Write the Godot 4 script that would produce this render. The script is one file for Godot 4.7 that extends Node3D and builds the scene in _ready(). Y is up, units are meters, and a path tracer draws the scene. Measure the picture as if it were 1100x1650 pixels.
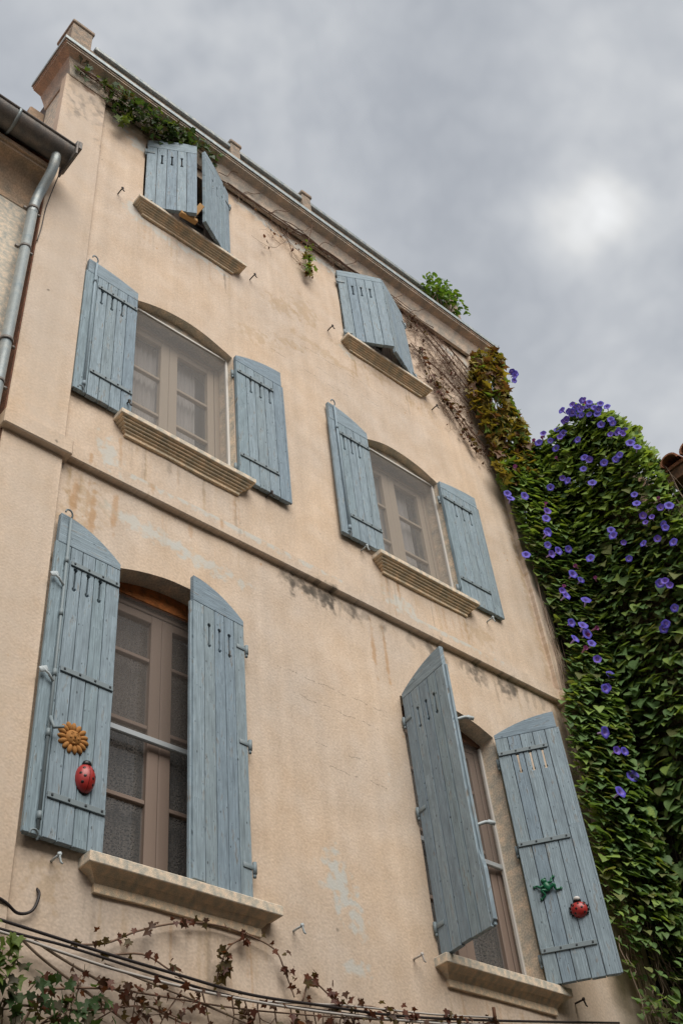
extends Node3D
# A peach-rendered Provencal house seen from the street below: blue shutters, cornice, creepers, an overcast sky.

var rng := RandomNumberGenerator.new()
var M := {}
var cam: Camera3D


# ---------------------------------------------------------------- geometry helpers
class Geo:
	var v := PackedVector3Array()
	var t := PackedVector2Array()
	var n := PackedVector3Array()
	var c := PackedColorArray()

	func tri(a: Vector3, b: Vector3, d: Vector3, ua := Vector2.ZERO, ub := Vector2.ZERO, ud := Vector2.ZERO) -> void:
		v.append(a); v.append(d); v.append(b)
		t.append(ua); t.append(ud); t.append(ub)

	func quad(a: Vector3, b: Vector3, d: Vector3, e: Vector3, ua := Vector2.ZERO, ub := Vector2.ZERO, ud := Vector2.ZERO, ue := Vector2.ZERO) -> void:
		tri(a, b, d, ua, ub, ud)
		tri(a, d, e, ua, ud, ue)

	func paint(col: Color) -> void:
		while c.size() < v.size():
			c.append(col)

	func mesh(smooth := false) -> ArrayMesh:
		var arr := []
		arr.resize(Mesh.ARRAY_MAX)
		arr[Mesh.ARRAY_VERTEX] = v
		arr[Mesh.ARRAY_TEX_UV] = t
		if n.size() == v.size():
			arr[Mesh.ARRAY_NORMAL] = n
		if c.size() == v.size():
			arr[Mesh.ARRAY_COLOR] = c
		var am := ArrayMesh.new()
		am.add_surface_from_arrays(Mesh.PRIMITIVE_TRIANGLES, arr)
		if smooth and n.size() != v.size():
			var st := SurfaceTool.new()
			st.create_from(am, 0)
			st.generate_normals()
			return st.commit()
		return am


func put(called: String, g: Geo, mat: Material, parent: Node = null, smooth := false, world := true) -> MeshInstance3D:
	# one named mesh; its points are in the world when «world», else in the parent's own axes
	return hang(called, g.mesh(smooth), mat, parent, world)


func hang(called: String, mesh: Mesh, mat: Material, parent: Node = null, world := true) -> MeshInstance3D:
	var o := MeshInstance3D.new()
	o.name = called
	o.mesh = mesh
	o.material_override = null
	if mesh.get_surface_count() == 1:
		o.set_surface_override_material(0, mat)
	var p: Node = parent if parent else self
	p.add_child(o, true)
	if world and p is Node3D and p != self:
		o.transform = (p as Node3D).global_transform.affine_inverse()
	return o


func thing(called: String, label: String, category: String, at := Vector3.ZERO, group := "") -> Node3D:
	var o := Node3D.new()
	o.name = called
	add_child(o, true)
	o.position = at
	tag(o, label, category, group)
	return o


func tag(o: Node, label: String, category: String, group := "") -> Node:
	o.set_meta("label", label)
	o.set_meta("category", category)
	if group:
		o.set_meta("group", group)
	return o


func ground_kind(o: Node) -> void:
	o.set_meta("kind", "structure")


func box(g: Geo, c: Vector3, s: Vector3, ch := 0.0, b := Basis.IDENTITY, uvs := 1.0, uvo := Vector2.ZERO, turn := false) -> void:
	# a box about c, its edges chamfered by ch
	var h := s * 0.5
	var axes := [[0, 1, 2], [1, 2, 0], [2, 0, 1]]
	var P := func(sx: int, sy: int, sz: int, face: int) -> Vector3:
		var q := Vector3(sx * h.x, sy * h.y, sz * h.z)
		for k in 3:
			if k != face:
				q[k] -= signf(q[k]) * ch
		return q
	var U := func(q: Vector3, face: int) -> Vector2:
		var r := Vector2(q.z, q.y) if face == 0 else (Vector2(q.x, q.z) if face == 1 else Vector2(q.x, q.y))
		if turn:
			r = Vector2(r.y, r.x)
		return r * uvs + uvo
	var Q := func(a: Vector3, d: Vector3, e: Vector3, f: Vector3, face: int) -> void:
		var nn: Vector3 = (d - a).cross(e - a)
		if nn.dot(a + d + e + f) < 0.0:
			var w := d
			d = f
			f = w
		g.quad(c + b * a, c + b * d, c + b * e, c + b * f, U.call(a, face), U.call(d, face), U.call(e, face), U.call(f, face))
	for ax in axes:
		var k: int = ax[0]
		var i: int = ax[1]
		var j: int = ax[2]
		for sg in [-1, 1]:
			var q := []
			for pr in [[-1, -1], [1, -1], [1, 1], [-1, 1]]:
				var s3 := [0, 0, 0]
				s3[k] = sg
				s3[i] = pr[0]
				s3[j] = pr[1]
				q.append(P.call(s3[0], s3[1], s3[2], k))
			Q.call(q[0], q[1], q[2], q[3], k)
	if ch <= 0.0:
		return
	for ax in axes:
		var k: int = ax[0]
		var i: int = ax[1]
		var j: int = ax[2]
		for si in [-1, 1]:
			for sj in [-1, 1]:
				var a3 := [0, 0, 0]
				a3[i] = si
				a3[j] = sj
				a3[k] = -1
				var b3 := a3.duplicate()
				b3[k] = 1
				Q.call(P.call(a3[0], a3[1], a3[2], i), P.call(b3[0], b3[1], b3[2], i), P.call(b3[0], b3[1], b3[2], j), P.call(a3[0], a3[1], a3[2], j), i)
	for sx in [-1, 1]:
		for sy in [-1, 1]:
			for sz in [-1, 1]:
				var a: Vector3 = P.call(sx, sy, sz, 0)
				var d: Vector3 = P.call(sx, sy, sz, 1)
				var e: Vector3 = P.call(sx, sy, sz, 2)
				if (d - a).cross(e - a).dot(a) < 0.0:
					var w := d
					d = e
					e = w
				g.tri(c + b * a, c + b * d, c + b * e, U.call(a, 2), U.call(d, 2), U.call(e, 2))


func bar(g: Geo, x0: float, x1: float, y0: float, y1: float, z0: float, z1: float, ch := 0.0, turn := false) -> void:
	box(g, Vector3((x0 + x1) / 2, (y0 + y1) / 2, (z0 + z1) / 2), Vector3(absf(x1 - x0), absf(y1 - y0), absf(z1 - z0)), ch, Basis.IDENTITY, 1.0, Vector2((x0 + x1) * 0.37, (y0 + y1) * 0.61), turn)


func ext(g: Geo, poly: PackedVector2Array, z0: float, z1: float, ch := 0.0, seam := -INF, uvo := Vector2.ZERO, turn := false) -> void:
	# a polygon pulled from z0 to z1, both rims chamfered; edges that lie on x = seam stay open
	if Geometry2D.is_polygon_clockwise(poly):
		poly.reverse()
	var m := poly.size()
	var off := []
	for i in m:
		var a := poly[i]
		var b := poly[(i + 1) % m]
		off.append(0.0 if absf(a.x - seam) < 1e-5 and absf(b.x - seam) < 1e-5 else ch)
	var ins := PackedVector2Array()
	for i in m:
		var p := poly[i]
		var d1 := (p - poly[(i + m - 1) % m]).normalized()
		var d2 := (poly[(i + 1) % m] - p).normalized()
		var n1 := Vector2(-d1.y, d1.x)
		var n2 := Vector2(-d2.y, d2.x)
		var det := n1.x * n2.y - n1.y * n2.x
		var o1: float = off[(i + m - 1) % m]
		var o2: float = off[i]
		if absf(det) < 0.15:
			ins.append(p + (n1 + n2).normalized() * maxf(o1, o2))
		else:
			ins.append(p + Vector2(o1 * n2.y - o2 * n1.y, n1.x * o2 - n2.x * o1) / det)
	var tr := Geometry2D.triangulate_polygon(poly)
	var U := func(q: Vector2) -> Vector2:
		return (Vector2(q.y, q.x) if turn else q) + uvo
	for k in range(0, tr.size(), 3):
		var a := ins[tr[k]]
		var b := ins[tr[k + 1]]
		var d := ins[tr[k + 2]]
		if (b - a).cross(d - a) < 0.0:
			var w := b
			b = d
			d = w
		g.tri(Vector3(a.x, a.y, z1), Vector3(b.x, b.y, z1), Vector3(d.x, d.y, z1), U.call(a), U.call(b), U.call(d))
		g.tri(Vector3(a.x, a.y, z0), Vector3(d.x, d.y, z0), Vector3(b.x, b.y, z0), U.call(a), U.call(d), U.call(b))
	for i in m:
		if ch > 0.0 and off[i] == 0.0 or absf(poly[i].x - seam) < 1e-5 and absf(poly[(i + 1) % m].x - seam) < 1e-5:
			continue
		var j := (i + 1) % m
		var rings := [[ins, z1], [poly, z1 - ch], [poly, z0 + ch], [ins, z0]] if ch > 0.0 else [[poly, z1], [poly, z0]]
		for k in rings.size() - 1:
			var A: PackedVector2Array = rings[k][0]
			var B: PackedVector2Array = rings[k + 1][0]
			var za: float = rings[k][1]
			var zb: float = rings[k + 1][1]
			g.quad(Vector3(B[i].x, B[i].y, zb), Vector3(B[j].x, B[j].y, zb), Vector3(A[j].x, A[j].y, za), Vector3(A[i].x, A[i].y, za), U.call(B[i] + Vector2(0, zb)), U.call(B[j] + Vector2(0, zb)), U.call(A[j] + Vector2(0, za)), U.call(A[i] + Vector2(0, za)))


func tube(g: Geo, pts: Array, r0: float, r1: float, sides := 6, cap := true) -> void:
	var m := pts.size()
	var up := Vector3(0.31, 0.87, 0.39)
	var rings := []
	var along := 0.0
	for i in m:
		var p: Vector3 = pts[i]
		var d: Vector3 = (pts[mini(i + 1, m - 1)] - pts[maxi(i - 1, 0)]).normalized()
		var a := up - d * up.dot(d)
		if a.length() < 0.05:
			a = Vector3.RIGHT - d * d.x
		a = a.normalized()
		up = a
		var b := d.cross(a)
		var r := lerpf(r0, r1, float(i) / maxi(m - 1, 1))
		if i > 0:
			along += (p - pts[i - 1]).length()
		var ring := []
		for k in sides + 1:
			var w := TAU * k / sides
			ring.append([p + (a * cos(w) + b * sin(w)) * r, Vector2(float(k) / sides * r * 6.3, along)])
		rings.append(ring)
	for i in m - 1:
		for k in sides:
			var A: Array = rings[i]
			var B: Array = rings[i + 1]
			g.quad(A[k][0], A[k + 1][0], B[k + 1][0], B[k][0], A[k][1], A[k + 1][1], B[k + 1][1], B[k][1])
	if cap:
		for e in [0, m - 1]:
			for k in sides:
				var a: Vector3 = rings[e][k][0]
				var b: Vector3 = rings[e][k + 1][0]
				if e == 0:
					g.tri(pts[0], b, a)
				else:
					g.tri(pts[e], a, b)


func curve(pts: Array, steps := 5) -> Array:
	# Catmull-Rom through the points
	var out := []
	for i in pts.size() - 1:
		var p0: Vector3 = pts[maxi(i - 1, 0)]
		var p1: Vector3 = pts[i]
		var p2: Vector3 = pts[i + 1]
		var p3: Vector3 = pts[mini(i + 2, pts.size() - 1)]
		for k in steps:
			out.append(p1.cubic_interpolate(p2, p0, p3, float(k) / steps))
	out.append(pts[-1])
	return out


func ball(g: Geo, c: Vector3, r: Vector3, b := Basis.IDENTITY, rows := 8, cols := 12, from := 0.0, to := PI) -> void:
	for i in rows:
		for k in cols:
			var q := []
			for pr in [[i, k], [i + 1, k], [i + 1, k + 1], [i, k + 1]]:
				var th := lerpf(from, to, float(pr[0]) / rows)
				var ph: float = TAU * pr[1] / cols
				q.append(c + b * (Vector3(sin(th) * cos(ph), sin(th) * sin(ph), cos(th)) * r))
			g.quad(q[0], q[1], q[2], q[3])


func lathe_z(g: Geo, prof: Array, cols := 16, b := Basis.IDENTITY, c := Vector3.ZERO) -> void:
	# a profile of (radius, z) turned about z
	for i in prof.size() - 1:
		for k in cols:
			var w0 := TAU * k / cols
			var w1 := TAU * (k + 1) / cols
			var A: Vector2 = prof[i]
			var B: Vector2 = prof[i + 1]
			var P := func(q: Vector2, w: float) -> Vector3:
				return c + b * Vector3(q.x * cos(w), q.x * sin(w), q.y)
			g.quad(P.call(A, w0), P.call(A, w1), P.call(B, w1), P.call(B, w0))


func moulding(g: Geo, prof: Array, xa: float, xb: float, zb: float, back_l: float, back_r: float, uvf := 1.0, zoff := 0.0) -> void:
	# a profile of (reach, y) carried round three sides of a plan: left return, front, right return
	var path := func(d: float, y: float) -> Array:
		return [Vector3(xa - d, y, back_l), Vector3(xa - d, y, zb + d + zoff), Vector3(xb + d, y, zb + d + zoff), Vector3(xb + d, y, back_r)]
	var s := 0.0
	for i in prof.size() - 1:
		var A: Array = path.call(prof[i].x, prof[i].y)
		var B: Array = path.call(prof[i + 1].x, prof[i + 1].y)
		var ds := Vector2(prof[i + 1] - prof[i]).length()
		for k in 3:
			var n := maxi(1, int((A[k + 1] - A[k]).length() / 0.25))
			for j in n:
				var f0 := float(j) / n
				var f1 := float(j + 1) / n
				var a: Vector3 = A[k].lerp(A[k + 1], f0)
				var b: Vector3 = A[k].lerp(A[k + 1], f1)
				var d: Vector3 = B[k].lerp(B[k + 1], f1)
				var e: Vector3 = B[k].lerp(B[k + 1], f0)
				var u := func(q: Vector3, w: float) -> Vector2:
					return Vector2((q.z if k != 1 else q.x) * uvf, w * uvf)
				g.quad(a, b, d, e, u.call(a, s), u.call(b, s), u.call(d, s + ds), u.call(e, s + ds))
		s += ds


# ---------------------------------------------------------------- textures and materials
func noise(seed_: int, freq: float, oct := 4, type := FastNoiseLite.TYPE_SIMPLEX_SMOOTH) -> FastNoiseLite:
	var f := FastNoiseLite.new()
	f.seed = seed_
	f.noise_type = type
	f.frequency = freq
	f.fractal_octaves = oct
	return f


func grey(f: FastNoiseLite, w: int, h: int, w2 := 0, h2 := 0) -> PackedByteArray:
	var im := f.get_image(w, h, false, false, true)
	im.convert(Image.FORMAT_L8)
	if w2:
		im.resize(w2, h2, Image.INTERPOLATE_CUBIC)
	return im.get_data()


func tex(w: int, h: int, data: PackedByteArray, fmt := Image.FORMAT_RGB8) -> ImageTexture:
	return ImageTexture.create_from_image(Image.create_from_data(w, h, false, fmt, data))


func lin(r: float, g: float, b: float) -> Color:
	return Color(r, g, b).linear_to_srgb()


func plain(name_: String, col: Color, rough := 0.8, metal := 0.0, spec := 0.4) -> StandardMaterial3D:
	var m := StandardMaterial3D.new()
	m.resource_name = name_
	m.albedo_color = col.linear_to_srgb()
	m.roughness = rough
	m.metallic = metal
	m.metallic_specular = spec
	M[name_] = m
	return m


const FW := 1152
const FH := 1856
const FX := 1.5    # the wall texture runs from here ...
const FY := 12.7   # ... and down from here
const FS := 0.005  # metres per texel
var wall_px := PackedByteArray()
var wall_mask := PackedByteArray()


func patch(cx: float, cy: float, rx: float, ry: float, rot: float, col: Color, amount: float, ragged := 0.7) -> void:
	# a blotch of another colour on the render: worn limewash, rust, damp
	var R := maxf(rx, ry) * 1.5
	var x0 := maxi(0, int((cx - R - FX) / FS))
	var x1 := mini(FW - 1, int((cx + R - FX) / FS))
	var y0 := maxi(0, int((FY - cy - R) / FS))
	var y1 := mini(FH - 1, int((FY - cy + R) / FS))
	var cr := cos(rot)
	var sr := sin(rot)
	var c8 := [int(pow(col.r, 1 / 2.2) * 255), int(pow(col.g, 1 / 2.2) * 255), int(pow(col.b, 1 / 2.2) * 255)]
	for py in range(y0, y1 + 1):
		for px in range(x0, x1 + 1):
			var dx := FX + px * FS - cx
			var dy := FY - py * FS - cy
			var u := (dx * cr + dy * sr) / rx
			var w := (-dx * sr + dy * cr) / ry
			var d := sqrt(u * u + w * w)
			if d > 1.5:
				continue
			var k := py * FW + px
			var f := (1.0 - d + (wall_mask[k] / 255.0 - 0.5) * 2.0 * ragged) * 1.8
			if f <= 0.0:
				continue
			f = minf(f, 1.0) * amount
			for ch in 3:
				wall_px[k * 3 + ch] = int(lerpf(wall_px[k * 3 + ch], c8[ch], f))


func make_wall_texture() -> void:
	var big := grey(noise(3, 0.012, 4), FW / 4, FH / 4, FW, FH)
	var mid := grey(noise(5, 0.035, 4), FW / 2, FH / 2, FW, FH)
	var fine := grey(noise(7, 0.22, 3), FW, FH)
	var streak := grey(noise(9, 0.045, 3), FW, 40, FW, FH)
	wall_mask = grey(noise(11, 0.055, 5), FW, FH)
	wall_px.resize(FW * FH * 3)
	for k in FW * FH:
		var a := (big[k] - 128) * 0.00026
		var b := (mid[k] - 128) * 0.00022
		var c := (fine[k] - 128) * 0.00055
		var s := (streak[k] - 128) * 0.00022
		var l := 1.0 + a + b + c + s
		var warm := (big[k] - 128) * 0.00028 - (mid[k] - 128) * 0.0002
		wall_px[k * 3] = clampi(int(202.0 * l), 0, 255)
		wall_px[k * 3 + 1] = clampi(int(183.5 * (l - warm * 0.5)), 0, 255)
		wall_px[k * 3 + 2] = clampi(int(164.5 * (l - warm * 1.2)), 0, 255)
	var pale := Color(0.56, 0.555, 0.52)
	var ochre := Color(0.36, 0.24, 0.12)
	var dark := Color(0.10, 0.085, 0.07)
	var rust := Color(0.40, 0.20, 0.08)
	# greyer, thinner paint on the two pilasters
	for y in 46:
		patch(1.92, 3.4 + y * 0.18, 0.2, 0.16, 0, Color(0.56, 0.475, 0.39), 0.4, 0.25)
	for p in [[2.75, 6.42, .34, .07, -.12], [3.2, 6.37, .32, .06, -.05], [2.45, 6.88, .09, .17, .2], [4.1, 4.45, .12, .19, .25], [4.12, 4.42, .09, .15, .2], [4.22, 4.27, .07, .12, .3], [4.19, 3.98, .1, .05, 0],
			[2.3, 11.18, .1, .16, .5], [2.5, 11.0, .14, .1, -.5], [2.5, 9.87, .1, .14, .5], [2.75, 9.8, .22, .06, -.15], [3.1, 9.83, .25, .05, .1], [3.4, 9.85, .08, .06, 0],
			[3.8, 11.2, .3, .08, -.1], [4.35, 11.15, .4, .07, 0], [4.75, 11.17, .3, .08, .05], [6.75, 11.1, .05, .2, .1], [6.5, 11.15, .2, .06, 0], [4.85, 9.83, .14, .06, -.4], [3.3, 6.77, .9, .035, 0], [5.4, 6.77, .6, .03, 0], [5.0, 6.9, .2, .08, 0]]:
		patch(p[0], p[1], p[2], p[3], p[4], pale, 0.8, 1.0)
	for p in [[4.34, 10.05, .16, .2, 0], [4.05, 9.9, .2, .13, .4], [4.86, 9.9, .2, .07, .1], [5.15, 9.78, .25, .05, .1], [4.15, 9.4, .25, .06, .2], [4.5, 9.6, .4, .06, -.1], [5.9, 9.82, .1, .13, 0], [5.65, 9.72, .1, .1, 0], [2.35, 6.4, .12, .2, 0], [2.2, 6.0, .06, .5, 0], [2.3, 4.0, .1, .12, 0], [5.9, 7.0, .2, .1, 0], [3.75, 9.2, .25, .1, .2], [6.75, 7.6, .05, 1.2, 0], [6.76, 9.0, .05, 1.0, 0]]:
		patch(p[0], p[1], p[2], p[3], p[4], ochre, 0.24, 1.0)
	for p in [[2.24, 6.38, .035, .26], [2.37, 6.3, .03, .3], [2.52, 6.45, .03, .2], [4.65, 6.33, .025, .26], [4.77, 6.3, .02, .3], [2.3, 6.75, .02, .06], [2.75, 6.76, .03, .06], [5.02, 7.1, .02, .2], [3.3, 6.76, .03, .06]]:
		patch(p[0], p[1], p[2], p[3], 0, rust, 0.38, 0.5)
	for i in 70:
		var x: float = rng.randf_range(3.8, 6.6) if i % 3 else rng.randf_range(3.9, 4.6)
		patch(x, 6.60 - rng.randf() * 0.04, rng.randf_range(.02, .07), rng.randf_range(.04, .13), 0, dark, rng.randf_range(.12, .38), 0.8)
	for i in 26:
		patch(rng.randf_range(1.75, 2.15), 11.1 - absf(rng.randfn(0, .25)), rng.randf_range(.02, .05), rng.randf_range(.05, .15), rng.randf_range(-.6, .6), Color(.14, .13, .12), rng.randf_range(.08, .22), 0.9)
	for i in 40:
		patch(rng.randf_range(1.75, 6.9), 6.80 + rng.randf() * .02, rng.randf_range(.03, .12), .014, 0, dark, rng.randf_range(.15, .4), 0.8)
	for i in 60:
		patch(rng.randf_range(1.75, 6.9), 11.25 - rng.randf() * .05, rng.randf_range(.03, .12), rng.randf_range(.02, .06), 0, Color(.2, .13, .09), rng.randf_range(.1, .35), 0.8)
	for p in [[2.56, 3.50, 3.99], [4.90, 5.80, 3.99], [2.57, 3.47, 7.12], [4.88, 5.77, 7.12], [2.6, 3.5, 9.87], [4.9, 5.78, 9.87], [2.2, 6.7, 6.64]]:
		for i in 22:
			var x: float = rng.randf_range(p[0], p[1]) if i > 7 else (p[0] if i % 2 else p[1]) + rng.randfn(0, .03)
			var len := rng.randf_range(.05, .3)
			patch(x, p[2] - len * .7, rng.randf_range(.006, .02), len, rng.randf_range(-.04, .04), [rust, dark, ochre][rng.randi() % 3], rng.randf_range(.06, .22), .7)
	# hairline cracks that run with the courses behind the render
	for p in [[3.75, 4.7, 5.80], [3.82, 4.6, 5.64], [4.0, 4.45, 5.34], [4.1, 4.6, 5.2], [4.3, 5.6, 9.5], [4.4, 5.2, 9.3], [3.9, 4.8, 9.15]]:
		for k in int((p[1] - p[0]) / FS):
			var x: float = p[0] + k * FS
			var y: float = p[2] + sin(x * 23.0) * 0.006 + sin(x * 61.0) * 0.003
			var q := (int((FY - y) / FS) * FW + int((x - FX) / FS)) * 3
			if wall_mask[q / 3] > 110:
				for ch in 3:
					wall_px[q + ch] = int(wall_px[q + ch] * 0.8)
	for k in 90:
		patch(rng.randf_range(1.8, 6.7), rng.randf_range(3.5, 11.1), rng.randf_range(.006, .016), rng.randf_range(.006, .014), rng.randf() * 3, [dark, pale, rust][rng.randi() % 3], rng.randf_range(.2, .5), .6)
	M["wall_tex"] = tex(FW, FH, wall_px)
	# grain of the roughcast
	var g1 := grey(noise(21, 0.30, 3), FW, FH)
	var g2 := grey(noise(22, 0.06, 3), FW, FH)
	var h := PackedByteArray()
	h.resize(FW * FH)
	for k in FW * FH:
		h[k] = clampi(int(g1[k] * 0.75 + g2[k] * 0.25), 0, 255)
	M["wall_grain"] = tex(FW, FH, h, Image.FORMAT_L8)


func make_wood_texture() -> void:
	var w := 512
	var h := 1024
	var grain := grey(noise(31, 0.10, 4), w, 24, w, h)
	var hair := grey(noise(32, 0.35, 2), w, 40, w, h)
	var blot := grey(noise(33, 0.02, 4), w, h / 4, w, h)
	var spots := grey(noise(34, 0.045, 2), w, h / 2, w, h)
	var px := PackedByteArray()
	px.resize(w * h * 3)
	var hg := PackedByteArray()
	hg.resize(w * h)
	for k in w * h:
		var l := 1.0 + (grain[k] - 128) * 0.0008 + (hair[k] - 128) * 0.0006 + (blot[k] - 128) * 0.0009
		var worn := clampf((hair[k] - 172) / 40.0, 0, 1) * clampf((blot[k] - 120) / 40.0, 0, 1) * 0.9
		var pit := clampf((spots[k] - 224) / 12.0, 0, 1) * 0.8
		var d := maxf(worn, pit)
		var bare := clampf((blot[k] - 178) / 14.0, 0, 1) * clampf((hair[k] - 120) / 30.0, 0, 1) * .65
		px[k * 3] = clampi(int(lerpf(139.0 * l, 70, d)), 0, 255)
		px[k * 3 + 1] = clampi(int(lerpf(155.0 * l, 80, d)), 0, 255)
		px[k * 3 + 2] = clampi(int(lerpf(165.0 * l, 88, d)), 0, 255)
		px[k * 3] = int(lerpf(px[k * 3], 118, bare))
		px[k * 3 + 1] = int(lerpf(px[k * 3 + 1], 106, bare))
		px[k * 3 + 2] = int(lerpf(px[k * 3 + 2], 94, bare))
		hg[k] = clampi(int(128 + (grain[k] - 128) * 0.5 + (hair[k] - 128) * 0.5 - d * 70), 0, 255)
	# knots
	for i in 34:
		var cx := rng.randi_range(8, w - 9)
		var cy := rng.randi_range(8, h - 9)
		var r := rng.randf_range(2.0, 5.5)
		for dy in range(-9, 10):
			for dx in range(-9, 10):
				var d := sqrt(dx * dx + dy * dy * 0.35)
				if d < r:
					var k := posmod(cy + dy, h) * w + posmod(cx + dx, w)
					for ch in 3:
						px[k * 3 + ch] = int(px[k * 3 + ch] * lerpf(0.42, 1.0, d / r))
	M["wood_tex"] = tex(w, h, px)
	M["wood_grain"] = tex(w, h, hg, Image.FORMAT_L8)


func make_small_textures() -> void:
	# weathered stone and plaster
	var s := 512
	var a := grey(noise(41, 0.012, 5), s, s)
	var b := grey(noise(42, 0.11, 4), s, s)
	var px := PackedByteArray()
	px.resize(s * s * 3)
	for k in s * s:
		var l := 1.0 + (a[k] - 128) * 0.0014 + (b[k] - 128) * 0.0012
		var warm := (a[k] - 128) * 0.0004
		px[k * 3] = clampi(int(196 * l), 0, 255)
		px[k * 3 + 1] = clampi(int(195 * (l - warm)), 0, 255)
		px[k * 3 + 2] = clampi(int(192 * (l - warm * 1.8)), 0, 255)
	M["stone_tex"] = tex(s, s, px)
	M["stone_grain"] = tex(s, s, b, Image.FORMAT_L8)
	var lw := 64
	var lh := 64
	var lf := PackedByteArray()
	lf.resize(lw * lh * 3)
	var mot := noise(45, 0.09, 3)
	for y in lh:
		for x in lw:
			var u := absf(x / 63.0 - .5) * 1.2
			var w := y / 63.0 * 1.25 - .2
			var vein := maxf(exp(-u * u * 1800.0), exp(-pow(fmod(w - u * .7 + 1.0, .23) - .115, 2) * 900.0) * .6)
			var l := .84 + mot.get_noise_2d(x, y) * .16 + vein * .22
			for ch in 3:
				lf[(y * lw + x) * 3 + ch] = clampi(int(255 * pow(clampf(l * [1.0 + vein * .12, 1.0, 1.0][ch], 0, 1), 1 / 2.2)), 0, 255)
	M["leaf_tex"] = tex(lw, lh, lf)
	# lace: a net with flower heads, open between the threads
	var la := PackedByteArray()
	la.resize(s * s * 4)
	var cell := noise(51, 0.045, 1, FastNoiseLite.TYPE_CELLULAR)
	cell.cellular_return_type = FastNoiseLite.RETURN_DISTANCE2_SUB
	var cd := grey(cell, s, s)
	var fl := grey(noise(52, 0.03, 2), s, s)
	var dots := noise(53, 0.05, 1, FastNoiseLite.TYPE_CELLULAR)
	dots.cellular_return_type = FastNoiseLite.RETURN_DISTANCE
	var cc := grey(dots, s, s)
	for y in s:
		for x in s:
			var k := y * s + x
			var on := cc[k] > 62 and not (cd[k] < 16 and fl[k] > 120)
			la[k * 4] = 225
			la[k * 4 + 1] = 220
			la[k * 4 + 2] = 215
			la[k * 4 + 3] = 255 if on else 0
	M["lace_tex"] = tex(s, s, la, Image.FORMAT_RGBA8)


func stone(name_: String, col: Color, scale := 1.2, bump := 0.6, rough := 0.9) -> StandardMaterial3D:
	var m := plain(name_, col * 1.82, rough, 0.0, 0.3)
	m.albedo_texture = M.stone_tex
	m.heightmap_enabled = true
	m.heightmap_texture = M.stone_grain
	m.heightmap_scale = bump
	m.uv1_triplanar = true
	m.uv1_world_triplanar = true
	m.uv1_scale = Vector3.ONE * scale
	return m


func wood(name_: String, col: Color, rough := 0.75) -> StandardMaterial3D:
	var m := plain(name_, col, rough, 0.0, 0.35)
	m.albedo_texture = M.wood_tex
	m.heightmap_enabled = true
	m.heightmap_texture = M.wood_grain
	m.heightmap_scale = 0.25
	m.uv1_scale = Vector3(1.9, 0.8, 1)
	return m


func leafy(name_: String, col: Color, rough := 0.5) -> StandardMaterial3D:
	var m := plain(name_, col, rough, 0.0, 0.4)
	m.backlight_enabled = true
	m.backlight = Color(0.93, 0.9, 0.62)
	m.albedo_texture = M.leaf_tex
	return m


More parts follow.
